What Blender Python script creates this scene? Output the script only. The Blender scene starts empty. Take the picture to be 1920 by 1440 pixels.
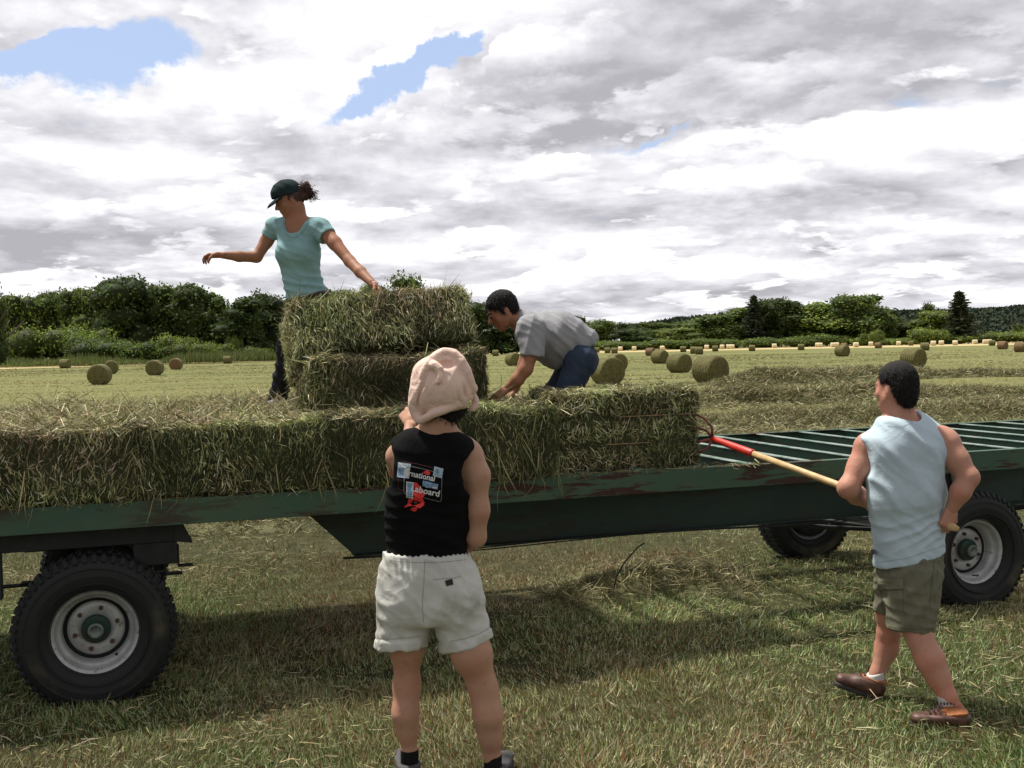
import bpy, math, random
import numpy as np
from mathutils import Vector, Matrix
from mathutils.bvhtree import BVHTree
random.seed(4); rng = np.random.default_rng(11)
sc = bpy.context.scene
COL = sc.collection

# ------------------------------------------------------------ camera
F = 2050.0                       # focal length in photo pixels (1920 wide)
PITCH, ROLL = math.radians(1.97), math.radians(1.11)
FW = np.array([0, math.cos(PITCH), -math.sin(PITCH)])
UPV = np.array([0, math.sin(PITCH), math.cos(PITCH)])
CX = np.array([math.cos(ROLL), 0, 0]) - math.sin(ROLL) * UPV
CY = np.array([math.sin(ROLL), 0, 0]) + math.cos(ROLL) * UPV
CAM = np.array([0, 0, 1.8])
cam_d = bpy.data.cameras.new('camera'); cam = bpy.data.objects.new('camera', cam_d); COL.objects.link(cam)
cam_d.sensor_width = 36; cam_d.lens = F / 1920 * 36; cam_d.clip_start = 0.05; cam_d.clip_end = 9000
cam.matrix_world = Matrix(((CX[0], CY[0], -FW[0], CAM[0]), (CX[1], CY[1], -FW[1], CAM[1]), (CX[2], CY[2], -FW[2], CAM[2]), (0, 0, 0, 1)))
sc.camera = cam

def ray(x, y): return FW + CX * (x - 960) / F - CY * (y - 720) / F
def W(x, y, D):                  # world point seen at photo pixel x,y at distance D ahead
    r = ray(x, y); return CAM + r * (D / r[1])
def Z(x, y, z=0.0):              # world point at pixel x,y on the level z
    r = ray(x, y); return CAM + r * ((z - 1.8) / r[2])

# ------------------------------------------------------------ exposure, world, sun
sc.view_settings.view_transform = 'Standard'; sc.view_settings.look = 'None'
sc.view_settings.exposure = 0.3; sc.view_settings.gamma = 1.0
SUN_EL, SUN_AZ = math.radians(65), math.radians(-58)      # azimuth from +Y (away from camera), negative = left
sun_dir = np.array([math.cos(SUN_EL) * math.sin(SUN_AZ), math.cos(SUN_EL) * math.cos(SUN_AZ), math.sin(SUN_EL)])
sd = bpy.data.lights.new('sun', 'SUN'); sd.energy = 4.6; sd.angle = math.radians(4.5); sd.color = (1, .95, .87)
so = bpy.data.objects.new('sun', sd); COL.objects.link(so)
so.rotation_euler = Vector(sun_dir).to_track_quat('Z', 'Y').to_euler(); so.location = (0, 0, 60)

world = bpy.data.worlds.new('World'); sc.world = world; world.use_nodes = True
class NT:                        # tiny node helper
    def __init__(s, tree): s.t = tree; s.n = tree.nodes; s.l = tree.links
    def new(s, kind, **kw):
        nd = s.n.new(kind)
        for k, v in kw.items():
            if k.startswith('_'): setattr(nd, k[1:], v)
        return nd
    def link(s, a, b): s.l.new(a, b)
    def put(s, sock, v):
        if isinstance(v, bpy.types.NodeSocket): s.l.new(v, sock)
        else: sock.default_value = v
    def m(s, op, a, b=None, c=None, clamp=False):
        nd = s.n.new('ShaderNodeMath'); nd.operation = op; nd.use_clamp = clamp
        s.put(nd.inputs[0], a)
        if b is not None: s.put(nd.inputs[1], b)
        if c is not None: s.put(nd.inputs[2], c)
        return nd.outputs[0]
    def xyz(s, x, y, z):
        nd = s.n.new('ShaderNodeCombineXYZ')
        for i, v in enumerate((x, y, z)): s.put(nd.inputs[i], v)
        return nd.outputs[0]
    def sep(s, v):
        nd = s.n.new('ShaderNodeSeparateXYZ'); s.l.new(v, nd.inputs[0]); return nd.outputs
    def noise(s, vec, scale, detail=5, rough=.55, dist=0.0, dims='3D'):
        nd = s.n.new('ShaderNodeTexNoise'); nd.noise_dimensions = dims
        if vec is not None: s.l.new(vec, nd.inputs['Vector'])
        nd.inputs['Scale'].default_value = scale; nd.inputs['Detail'].default_value = detail
        nd.inputs['Roughness'].default_value = rough; nd.inputs['Distortion'].default_value = dist
        return nd.outputs[0]
    def ramp(s, fac, stops, interp='LINEAR'):
        nd = s.n.new('ShaderNodeValToRGB'); cr = nd.color_ramp; cr.interpolation = interp
        while len(cr.elements) < len(stops): cr.elements.new(0.5)
        for e, (p, c) in zip(cr.elements, stops):
            e.position = p; e.color = (*c, 1) if len(c) == 3 else c
        s.put(nd.inputs[0], fac); return nd.outputs[0]
    def mix(s, fac, a, b, mode='MIX'):
        nd = s.n.new('ShaderNodeMix'); nd.data_type = 'RGBA'; nd.blend_type = mode
        s.put(nd.inputs[0], fac); s.put(nd.inputs[6], a if not isinstance(a, tuple) else (*a[:3], 1)); s.put(nd.inputs[7], b if not isinstance(b, tuple) else (*b[:3], 1))
        return nd.outputs[2]
    def smooth(s, x, lo, hi, a=0.0, b=1.0):
        nd = s.n.new('ShaderNodeMapRange'); nd.interpolation_type = 'SMOOTHSTEP'
        s.put(nd.inputs[0], x)
        for i, v in zip((1, 2, 3, 4), (lo, hi, a, b)): nd.inputs[i].default_value = v
        return nd.outputs[0]

def build_world():
    t = NT(world.node_tree); t.n.clear()
    out = t.new('ShaderNodeOutputWorld'); bg = t.new('ShaderNodeBackground'); bg.inputs[1].default_value = 0.1
    sky = t.new('ShaderNodeTexSky', _sky_type='NISHITA'); sky.sun_disc = False
    sky.sun_elevation = SUN_EL; sky.sun_rotation = SUN_AZ; sky.air_density = 1.0; sky.dust_density = 1.2; sky.ozone_density = 2.0
    tc = t.new('ShaderNodeTexCoord'); d = t.new('ShaderNodeVectorMath', _operation='NORMALIZE'); t.link(tc.outputs['Generated'], d.inputs[0])
    x, y, z = t.sep(d.outputs[0])
    ya = t.m('ADD', t.m('ABSOLUTE', y), .08)
    wx = t.m('MULTIPLY', t.m('SUBTRACT', t.noise(d.outputs[0], 9, 7, .6), .5), .11)
    wz = t.m('MULTIPLY', t.m('SUBTRACT', t.noise(t.xyz(y, z, x), 12, 7, .6), .5), .085)
    A = t.m('ADD', t.m('DIVIDE', x, ya), wx); E = t.m('ADD', t.m('DIVIDE', t.m('MAXIMUM', z, 0.0), ya), wz)
    def layer(seed, scale, off, oct_, thr, dz, amp, w1, w2, bias):
        """one deck of cumulus: (cover, brightness). White where it thins upwards, grey underneath"""
        def fld(zo):
            ze = t.m('ADD', t.m('MAXIMUM', z, -0.02), off + zo); q = t.xyz(t.m('DIVIDE', x, ze), t.m('DIVIDE', y, ze), seed)
            return t.noise(q, scale, oct_ + 1, .575, .10)
        n0, n1 = fld(0.0), fld(dz); m = t.m('ADD', n0, bias)
        cov = t.smooth(m, thr, thr + w1)
        br = t.m('ADD', t.m('MULTIPLY', t.m('SUBTRACT', n0, n1), amp), t.m('MULTIPLY', t.m('SUBTRACT', m, thr), -w2))
        return cov, br
    def bump(px, py, sx, sy, rot=0.0):   # an oval patch of sky, centre given by its bearing and height
        r = ray(px, py); a0, e0 = r[0] / (r[1] + .08 * np.linalg.norm(r)), r[2] / (r[1] + .08 * np.linalg.norm(r))
        da = t.m('SUBTRACT', A, float(a0)); de = t.m('SUBTRACT', E, float(e0))
        c, s_ = math.cos(rot), math.sin(rot)
        u = t.m('MULTIPLY', t.m('ADD', t.m('MULTIPLY', da, c), t.m('MULTIPLY', de, s_)), F / sx)
        v = t.m('MULTIPLY', t.m('SUBTRACT', t.m('MULTIPLY', de, c), t.m('MULTIPLY', da, s_)), F / sy)
        rr = t.m('ADD', t.m('MULTIPLY', u, u), t.m('MULTIPLY', v, v))
        return t.m('POWER', 2.718, t.m('MULTIPLY', rr, -1.0))
    def total(lst):
        acc = None
        for amp, b in lst:
            v = t.m('MULTIPLY', b, amp); acc = v if acc is None else t.m('ADD', acc, v)
        return acc
    holes = total([(1.0, bump(230, 90, 120, 70, .3)), (.8, bump(90, 100, 130, 28, .1)), (1.0, bump(720, 160, 110, 36, .4)), (.9, bump(860, 90, 80, 26, .6)),
                   (.32, bump(1170, 280, 120, 16, .25)), (.38, bump(1250, 240, 50, 14, .2))])
    dark = total([(1.0, bump(1080, 190, 230, 62, -.05)), (.95, bump(1650, 40, 420, 65, .1)), (.45, bump(1350, 110, 260, 50)), (.35, bump(560, 250, 110, 34)),
                  (.6, bump(640, 300, 240, 28, .05)), (.4, bump(120, 430, 330, 50)), (.45, bump(1560, 215, 260, 45, -.1)), (.3, bump(1750, 350, 260, 30)), (.2, bump(300, 20, 200, 20))])
    light = total([(1.0, bump(560, 110, 200, 90, .1)), (.9, bump(350, 200, 130, 60)), (.9, bump(730, 215, 110, 40)), (.9, bump(1010, 120, 80, 60)), (.9, bump(1340, 265, 120, 28, .1)),
                   (.9, bump(1730, 235, 170, 42, .25)), (.7, bump(1000, 340, 150, 30)), (.6, bump(1180, 415, 110, 26, .25)), (.5, bump(600, 400, 150, 40)), (.5, bump(1400, 340, 120, 22, .15)), (.6, bump(900, 20, 300, 50)), (.4, bump(300, 330, 160, 40)), (.5, bump(1430, 470, 90, 16)), (.3, bump(60, 180, 160, 60))])
    hb = t.m('MULTIPLY', holes, -.50); lb = t.m('SUBTRACT', t.m('MULTIPLY', light, .46), t.m('MULTIPLY', dark, .42))
    def shade(br, lift):
        b = t.m('ADD', t.m('ADD', br, lb), lift)
        return t.ramp(b, [(0, (.39, .385, .415)), (.25, (.51, .505, .54)), (.5, (.64, .635, .675)), (.75, (.79, .785, .82)), (1, (1.02, 1.02, 1.03))])
    c1, b1 = layer(3.7, 1.5, .17, 8, .29, .022, 3.4, .13, .5, t.m('ADD', hb, .07))
    c2, b2 = layer(11.3, 2.3, .19, 9, .50, .018, 3.6, .05, 1.0, t.m('ADD', t.m('MULTIPLY', hb, .8), .0))
    c3, b3 = layer(27.9, 1.5, .17, 9, .54, .026, 3.4, .05, 1.1, t.m('ADD', hb, t.m('MULTIPLY', dark, .05)))
    skyc = t.mix(.7, sky.outputs[0], (4.6, 5.7, 8.2))
    def x10(c):
        v = t.new('ShaderNodeVectorMath', _operation='SCALE'); t.link(c, v.inputs[0]); v.inputs[3].default_value = 10.0; return v.outputs[0]
    fin = t.mix(c1, skyc, x10(shade(b1, .62)))
    fin = t.mix(t.m('MULTIPLY', c2, .92), fin, x10(shade(b2, .60)))
    fin = t.mix(t.m('MULTIPLY', c3, .92), fin, x10(shade(b3, .60)))
    back = t.smooth(y, -.1, .55, .66, 1.0)      # added dimming of the unseen sky behind the camera, deepens the shade
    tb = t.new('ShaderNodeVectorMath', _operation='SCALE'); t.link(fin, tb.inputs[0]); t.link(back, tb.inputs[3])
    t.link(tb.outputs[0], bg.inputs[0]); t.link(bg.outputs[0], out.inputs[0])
    world.cycles.sampling_method = 'MANUAL'; world.cycles.sample_map_resolution = 512
build_world()

# ------------------------------------------------------------ object helpers
def tag(o, label=None, cat=None, group=None, kind=None):
    if label: o['label'] = label
    if cat: o['category'] = cat
    if group: o['group'] = group
    if kind: o['kind'] = kind
    return o
def empty(name, loc=(0, 0, 0), rz=0.0):
    o = bpy.data.objects.new(name, None); COL.objects.link(o); o.location = [float(v) for v in loc]; o.rotation_euler = (0, 0, rz); o.empty_display_size = .1
    return o
def link_mesh(name, me, mat=None, parent=None, smooth=True):
    o = bpy.data.objects.new(name, me); COL.objects.link(o)
    if mat is not None:
        for m in (mat if isinstance(mat, (list, tuple)) else [mat]): me.materials.append(m)
    if smooth and len(me.polygons): me.polygons.foreach_set('use_smooth', np.ones(len(me.polygons), bool))
    if parent is not None: o.parent = parent
    return o
def np_mesh(name, V, faces_list, col=None):
    """V (n,3); faces_list: list of int arrays (m,k)"""
    me = bpy.data.meshes.new(name)
    V = np.asarray(V, np.float32); me.vertices.add(len(V)); me.vertices.foreach_set('co', V.ravel())
    loops = np.concatenate([np.asarray(f).ravel() for f in faces_list]).astype(np.int32)
    sizes = np.concatenate([np.full(len(f), f.shape[1]) for f in faces_list]).astype(np.int32)
    me.loops.add(len(loops)); me.loops.foreach_set('vertex_index', loops)
    me.polygons.add(len(sizes)); me.polygons.foreach_set('loop_start', (np.cumsum(sizes) - sizes).astype(np.int32))
    me.update(calc_edges=True)
    if col is not None:
        at = me.attributes.new('tint', 'FLOAT_COLOR', 'POINT')
        c = np.ones((len(V), 4), np.float32); c[:, :3] = col; at.data.foreach_set('color', c.ravel())
    return me
class MB:
    """collects shapes into one mesh"""
    def __init__(s): s.v = []; s.f = []; s.n = 0
    def add(s, V, F):
        V = [tuple(float(c) for c in v) for v in V]
        s.v += V; s.f += [tuple(i + s.n for i in f) for f in F]; s.n += len(V); return s
    def box(s, lo, hi, M=None):
        P = [(x, y, z) for z in (lo[2], hi[2]) for y in (lo[1], hi[1]) for x in (lo[0], hi[0])]
        if M is not None: P = [tuple(M @ Vector(p)) for p in P]
        return s.add(P, [(0, 2, 3, 1), (4, 5, 7, 6), (0, 1, 5, 4), (2, 6, 7, 3), (0, 4, 6, 2), (1, 3, 7, 5)])
    def tube(s, pts, r, n=8, caps=True):
        pts = [Vector([float(c) for c in p]) for p in pts]; rs = r if isinstance(r, (list, tuple)) else [r] * len(pts)
        V = []; F = []; prev = None
        for i, p in enumerate(pts):
            t = (pts[min(i + 1, len(pts) - 1)] - pts[max(i - 1, 0)]).normalized()
            a = prev if prev is not None else (Vector((0, 0, 1)) if abs(t.z) < .9 else Vector((1, 0, 0)))
            a = (a - t * a.dot(t)).normalized(); prev = a; b = t.cross(a)
            for k in range(n):
                w = 2 * math.pi * k / n; V.append(p + (a * math.cos(w) + b * math.sin(w)) * rs[i])
        for i in range(len(pts) - 1):
            for k in range(n): F.append((i * n + k, i * n + (k + 1) % n, (i + 1) * n + (k + 1) % n, (i + 1) * n + k))
        if caps: F.append(tuple(range(n - 1, -1, -1))); F.append(tuple((len(pts) - 1) * n + k for k in range(n)))
        return s.add(V, F)
    def lathe(s, prof, axis_o, ax, n=48, closed=False):
        """prof: (radius, along)"""
        ax = Vector(ax).normalized(); a = Vector((0, 0, 1)); a = (a - ax * a.dot(ax)).normalized(); b = ax.cross(a); o = Vector(axis_o)
        V = []; F = []
        for (r, w) in prof:
            for k in range(n):
                t = 2 * math.pi * k / n; V.append(o + ax * w + (a * math.cos(t) + b * math.sin(t)) * r)
        m = len(prof)
        for i in range(m if closed else m - 1):
            j = (i + 1) % m
            for k in range(n): F.append((i * n + k, i * n + (k + 1) % n, j * n + (k + 1) % n, j * n + k))
        return s.add(V, F)
    def prism(s, poly, ax0, ax1, M):
        """poly in (x,z), extruded along y from ax0 to ax1, M maps to the parent frame"""
        n = len(poly); V = [tuple(M @ Vector((x, y, z))) for y in (ax0, ax1) for (x, z) in poly]
        F = [tuple(range(n)), tuple(range(2 * n - 1, n - 1, -1))] + [(i + n, (i + 1) % n + n, (i + 1) % n, i) for i in range(n)]
        return s.add(V, F)
    def build(s, name, mat, parent=None, smooth=False, bevel=0.0):
        me = bpy.data.meshes.new(name); me.from_pydata(s.v, [], s.f); me.update()
        o = link_mesh(name, me, mat, parent, smooth)
        if bevel:
            b = o.modifiers.new('bevel', 'BEVEL'); b.width = bevel; b.segments = 2; b.limit_method = 'ANGLE'
        return o
def copy_tree(o, parent=None):
    c = o.copy(); COL.objects.link(c); c.parent = parent
    for ch in o.children: copy_tree(ch, c)
    return c

# value noise on numpy points (for displacements)
_perm = rng.random((32, 32, 32)).astype(np.float32)
def vnoise(P, scale=1.0):
    Q = np.asarray(P) * scale; i = np.floor(Q).astype(int); f = Q - i; f = f * f * (3 - 2 * f); r = 0
    for dx in (0, 1):
        for dy in (0, 1):
            for dz in (0, 1):
                w = (f[..., 0] if dx else 1 - f[..., 0]) * (f[..., 1] if dy else 1 - f[..., 1]) * (f[..., 2] if dz else 1 - f[..., 2])
                r = r + w * _perm[(i[..., 0] + dx) % 32, (i[..., 1] + dy) % 32, (i[..., 2] + dz) % 32]
    return r - .5
def fbm(P, scale, octv=4):
    r = 0
    for k in range(octv): r = r + vnoise(np.asarray(P) + 7.3 * k, scale * 2 ** k) / 2 ** k
    return r

# ------------------------------------------------------------ materials
def mat_new(name):
    m = bpy.data.materials.new(name); m.use_nodes = True; t = NT(m.node_tree)
    b = [n for n in t.n if n.type == 'BSDF_PRINCIPLED'][0]; return m, t, b
def bump_in(t, b, h, strength, dist=.01):
    nd = t.new('ShaderNodeBump'); nd.inputs['Strength'].default_value = strength; nd.inputs['Distance'].default_value = dist
    t.link(h, nd.inputs['Height']); t.link(nd.outputs[0], b.inputs['Normal'])
def objco(t): return t.new('ShaderNodeTexCoord').outputs['Object']
def tint_mat(name, rough=.8, trans=0.0, spec=.2):
    """base colour from the strand's own colour attribute"""
    m, t, b = mat_new(name); a = t.new('ShaderNodeAttribute'); a.attribute_name = 'tint'
    c = a.outputs['Color']; t.link(c, b.inputs['Base Color']); b.inputs['Roughness'].default_value = rough
    b.inputs['Specular IOR Level'].default_value = spec
    if trans:
        tr = t.new('ShaderNodeBsdfTranslucent'); t.link(c, tr.inputs[0]); mx = t.new('ShaderNodeMixShader'); mx.inputs[0].default_value = trans
        t.link(b.outputs[0], mx.inputs[1]); t.link(tr.outputs[0], mx.inputs[2])
        o = [n for n in t.n if n.type == 'OUTPUT_MATERIAL'][0]; t.link(mx.outputs[0], o.inputs[0])
    return m
def cloth(name, col, var=.12, weave=900, bump=.25, wr=9.0, wrs=.5, rough=.9, stain=None):
    m, t, b = mat_new(name); co = objco(t)
    n = t.noise(co, 6, 5); n2 = t.noise(co, weave, 2)
    c = t.mix(t.smooth(n, .3, .7), tuple(v * (1 - var) for v in col), tuple(min(1, v * (1 + var)) for v in col))
    c = t.mix(t.m('MULTIPLY', n2, .25), c, tuple(v * .6 for v in col))
    if stain: c = t.mix(t.smooth(t.noise(co, 4.5, 4, .6), .52, .72, 0, .75), c, stain)
    t.link(c, b.inputs['Base Color']); b.inputs['Roughness'].default_value = rough; b.inputs['Specular IOR Level'].default_value = .15
    h = t.m('ADD', t.m('MULTIPLY', t.noise(co, wr, 4, .5, 1.2), wrs), t.m('MULTIPLY', n2, .03))
    bump_in(t, b, h, bump, .05); b.inputs['Sheen Weight'].default_value = .0
    return m
def skin(name, col, red=(.55, .2, .13)):
    m, t, b = mat_new(name); co = objco(t)
    c = t.mix(t.smooth(t.noise(co, 7, 6, .65), .40, .68, 0, .6), col, red); c = t.mix(t.smooth(t.noise(co, 38, 4, .6), .56, .7, 0, .3), c, tuple(v * .55 for v in col)); c = t.mix(t.m('MULTIPLY', t.noise(co, 120, 3), .18), c, tuple(v * .7 for v in col))
    t.link(c, b.inputs['Base Color']); b.inputs['Roughness'].default_value = .58; b.inputs['Specular IOR Level'].default_value = .3
    b.inputs['Subsurface Weight'].default_value = .06; b.inputs['Subsurface Radius'].default_value = (.02, .008, .004); b.inputs['Subsurface Scale'].default_value = .5
    bump_in(t, b, t.m('ADD', t.m('MULTIPLY', t.noise(co, 260, 3), .12), t.noise(co, 16, 4, .5)), .35, .012); return m
def plain(name, col, rough=.6, metal=0.0, nscale=20, var=.2, bump=0.1):
    m, t, b = mat_new(name); co = objco(t)
    c = t.mix(t.smooth(t.noise(co, nscale, 5), .3, .7), tuple(v * (1 - var) for v in col), tuple(v * (1 + var) for v in col))
    t.link(c, b.inputs['Base Color']); b.inputs['Roughness'].default_value = rough; b.inputs['Metallic'].default_value = metal
    if bump: bump_in(t, b, t.noise(co, nscale * 3, 4), bump, .005)
    return m
# ------------------------------------------------------------ ground
def ground_mat():
    m, t, b = mat_new('mown_field'); co = objco(t)
    mp = t.new('ShaderNodeMapping'); t.link(co, mp.inputs[0]); mp.inputs['Scale'].default_value = (.10, .75, 1); mp.inputs['Rotation'].default_value = (0, 0, .05)
    streak = t.noise(mp.outputs[0], .9, 7, .62, .4)
    mp2 = t.new('ShaderNodeMapping'); t.link(co, mp2.inputs[0]); mp2.inputs['Scale'].default_value = (.03, .16, 1); mp2.inputs['Rotation'].default_value = (0, 0, -.06)
    streak = t.m('ADD', t.m('MULTIPLY', streak, .45), t.m('MULTIPLY', t.noise(mp2.outputs[0], 1.0, 7, .66, .5), .55))
    big = t.noise(co, .05, 4, .5); mid = t.noise(co, 1.4, 6, .65); fine = t.noise(co, 26, 5, .7)
    c = t.ramp(streak, [(.3, (.085, .115, .035)), (.44, (.15, .165, .055)), (.54, (.21, .205, .08)), (.64, (.29, .26, .12)), (.75, (.37, .31, .17))])
    c = t.mix(t.smooth(mid, .38, .62, 0, .6), c, (.13, .15, .05))
    c = t.mix(t.smooth(fine, .38, .6, 0, .55), c, (.085, .09, .035))
    c = t.mix(t.smooth(big, .4, .62, 0, .3), c, (.27, .24, .10))
    # far edge of the field: sunlight put into the colour as a pale strip
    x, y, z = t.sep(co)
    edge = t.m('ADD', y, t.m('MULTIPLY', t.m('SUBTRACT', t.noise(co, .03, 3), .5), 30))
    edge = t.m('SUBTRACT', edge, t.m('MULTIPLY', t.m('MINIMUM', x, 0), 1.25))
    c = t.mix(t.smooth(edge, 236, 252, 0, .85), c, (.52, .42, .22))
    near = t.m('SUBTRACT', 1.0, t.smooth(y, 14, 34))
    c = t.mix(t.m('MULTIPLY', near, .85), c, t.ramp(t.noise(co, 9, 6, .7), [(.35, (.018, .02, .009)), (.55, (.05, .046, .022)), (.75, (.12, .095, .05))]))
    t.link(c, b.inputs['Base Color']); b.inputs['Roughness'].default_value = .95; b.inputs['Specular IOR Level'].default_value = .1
    bump_in(t, b, t.m('ADD', mid, t.m('MULTIPLY', fine, .6)), .9, .06); return m
def grid_mesh(name, xs, ys, zf):
    X, Y = np.meshgrid(xs, ys); P = np.stack([X, Y, np.zeros_like(X)], -1); P[..., 2] = zf(X, Y)
    n, m = X.shape; idx = np.arange(n * m).reshape(n, m)
    q = np.stack([idx[:-1, :-1], idx[:-1, 1:], idx[1:, 1:], idx[1:, :-1]], -1).reshape(-1, 4)
    return np_mesh(name, P.reshape(-1, 3), [q])
def gz(X, Y):
    P = np.stack([np.asarray(X, float), np.asarray(Y, float), np.zeros_like(np.asarray(X, float))], -1)
    w = np.clip((np.asarray(Y, float) - 6) / 20, 0, 1)
    return fbm(P, .8, 3) * .03 + fbm(P, .06, 2) * .16 * w
def sp(a, b, n): return np.linspace(a, b, n)
xs = np.concatenate([-np.geomspace(14, 6000, 40)[::-1], sp(-13.8, 13.8, 140), np.geomspace(14, 6000, 40)])
ys = np.concatenate([sp(-400, 0, 30)[:-1], sp(0, 30, 160), np.geomspace(30.5, 6000, 110)])
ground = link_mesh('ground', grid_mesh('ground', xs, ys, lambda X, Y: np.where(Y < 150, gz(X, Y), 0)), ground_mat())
tag(ground, kind='structure')

# ------------------------------------------------------------ ribbons: blades and stalks
def ribbons(name, base, vec, width, col, mat, bend=.25, parent=None, seg=2, extra=None):
    """thin tapering stalks, each with its own colour"""
    n = len(base); base = np.asarray(base, np.float32); vec = np.asarray(vec, np.float32)
    L = np.linalg.norm(vec, axis=1, keepdims=True); side = np.cross(vec, rng.normal(size=(n, 3))); side /= np.linalg.norm(side, axis=1, keepdims=True) + 1e-9
    w = np.asarray(width, np.float32).reshape(-1, 1) * .5
    bd = np.cross(side, vec); bd /= np.linalg.norm(bd, axis=1, keepdims=True) + 1e-9; bd *= L * bend * rng.normal(size=(n, 1))
    if seg == 1:
        V = np.stack([base - side * w, base + side * w, base + vec + bd * .5], 1).reshape(-1, 3); i = np.arange(n)[:, None] * 3
        faces = [i + np.array([[0, 1, 2]])]; k = 3
    else:
        mid = base + vec * .5 + bd * .6
        V = np.stack([base - side * w * .7, base + side * w * .7, mid + side * w, mid - side * w, base + vec], 1).reshape(-1, 3); i = np.arange(n)[:, None] * 5
        faces = [i + np.array([[0, 1, 2, 3]]), i + np.array([[3, 2, 4]])]; k = 5
    C = np.repeat(np.asarray(col, np.float32), k, axis=0)
    if extra is not None:        # (V, faces, col) joined in
        o = len(V); V = np.concatenate([V, extra[0]]); faces = faces + [f + o for f in extra[1]]; C = np.concatenate([C, extra[2]])
    me = np_mesh(name, V, faces, C)
    return link_mesh(name, me, mat, parent, smooth=False)
def pick(cols, wts, n, jit=.22):
    cols = np.array(cols, np.float32); k = rng.choice(len(cols), n, p=np.array(wts) / sum(wts))
    return np.clip(cols[k] * (1 + jit * rng.normal(size=(n, 1))) * (1 + .06 * rng.normal(size=(n, 3))), .008, .8)
M_GRASS = tint_mat('grass_blades', .75, .25)
M_HAY = tint_mat('hay_stalks', .8, .12)
GRASSC = [(.08, .125, .028), (.15, .19, .055), (.34, .33, .19), (.50, .46, .31), (.23, .10, .055), (.06, .07, .03)]

def scatter_grass(n, d0, d1, lo, hi, wid, name, label, power=1.0, wts=(1.9, 2.3, 3.8, 3.3, 2.6, 1.5)):
    u = rng.random(n); D = (d0 ** (1 - power) + u * (d1 ** (1 - power) - d0 ** (1 - power))) ** (1 / (1 - power)) if power != 1 else d0 * (d1 / d0) ** u
    X = (rng.random(n) * 2 - 1) * D * .56; P = np.stack([X, D, np.zeros(n)], -1)
    clump = 1.2 * fbm(P, 3.2, 3) + .6 * fbm(P, .6, 2)
    L = (lo + (hi - lo) * rng.random(n) ** 1.6) * (1 + 1.1 * np.clip(clump, -.5, .7))
    tilt = rng.normal(size=(n, 2)) * .45 + fbm(P, 1.5, 2)[:, None] * np.array([1.0, .4])
    vec = np.stack([tilt[:, 0], tilt[:, 1], np.ones(n)], -1); vec /= np.linalg.norm(vec, axis=1, keepdims=True); vec *= L[:, None]
    P[:, 2] = gz(X, D) - .004
    col = pick(GRASSC, wts, n)
    g = np.clip(.5 + 1.5 * fbm(P, .9, 3), 0, 1)[:, None]      # greener and browner patches
    col = col * (1 + .9 * np.clip(fbm(P + 50, .35, 3), -.35, .4)[:, None]); col = col * (1 - .45 * g) + col * .45 * g * np.array([[.72, 1.22, .65]]) + (1 - g) * np.array([[.07, .035, .022]])
    o = ribbons(name, P, vec, wid * (.7 + .6 * rng.random(n)) * np.maximum(1, D / 9), col, M_GRASS, .3, seg=1)
    tag(o, label, 'grass', kind='stuff'); return o
scatter_grass(300000, 3.6, 9.5, .014, .052, .0066, 'stubble_grass', 'short mown green and straw coloured grass around the wagon and the people', power=.4)
scatter_grass(120000, 9.0, 34, .03, .075, .006, 'field_grass', 'mown grass of the field behind the wagon', power=.6)
def far_tufts(n):
    D = 30 * (150 / 30) ** (rng.random(n) ** .8); X = (rng.random(n) * 2 - 1) * D * .56; P = np.stack([X, D, gz(X, D)], -1); rows = fbm(P * np.array([.25, 1, 1]), .35, 3)
    keep = rng.random(n) < np.clip(.35 + 2.5 * rows, .05, 1); P = P[keep]; D = D[keep]; k = len(P); a = rng.normal(size=k) * .5
    vec = np.stack([np.cos(a), np.sin(a), np.abs(rng.normal(size=k)) * .25], -1) * ((.05 + .09 * rng.random(k)) * D / 50)[:, None]
    o = ribbons('stubble_rows', P, vec, .014 * D / 50 * (.6 + .8 * rng.random(k)), pick([(.15, .17, .06), (.26, .24, .10), (.38, .33, .18), (.12, .14, .055)], [2, 3, 3, 1], k), M_HAY, .2)
    tag(o, 'rough rows of cut grass over the far part of the field', 'grass', kind='stuff')
far_tufts(160000)
def scatter_cut(n):
    D = 3.7 + rng.random(n) ** .8 * 8; X = (rng.random(n) * 2 - 1) * D * .55; P = np.stack([X, D, np.zeros(n)], -1)
    keep = rng.random(n) < np.clip(.35 + 2.2 * fbm(P, .8, 3), .06, 1); P = P[keep]; n = len(P); P[:, 2] = gz(P[:, 0], P[:, 1]) + .012 + .035 * rng.random(n)
    a = rng.normal(size=n) * .9 + .1; vec = np.stack([np.cos(a), np.sin(a), rng.normal(size=n) * .22], -1) * (.035 + .11 * rng.random(n) ** 2.4)[:, None]
    o = ribbons('cut_hay', P, vec, .0028 + .002 * rng.random(n), pick([(.42, .36, .2), (.30, .29, .14), (.2, .2, .1), (.5, .45, .3)], [3, 3, 3, 1], n), M_HAY, .2)
    tag(o, 'loose cut hay stalks lying scattered on the stubble', 'hay', kind='stuff')
scatter_cut(30000)

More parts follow.
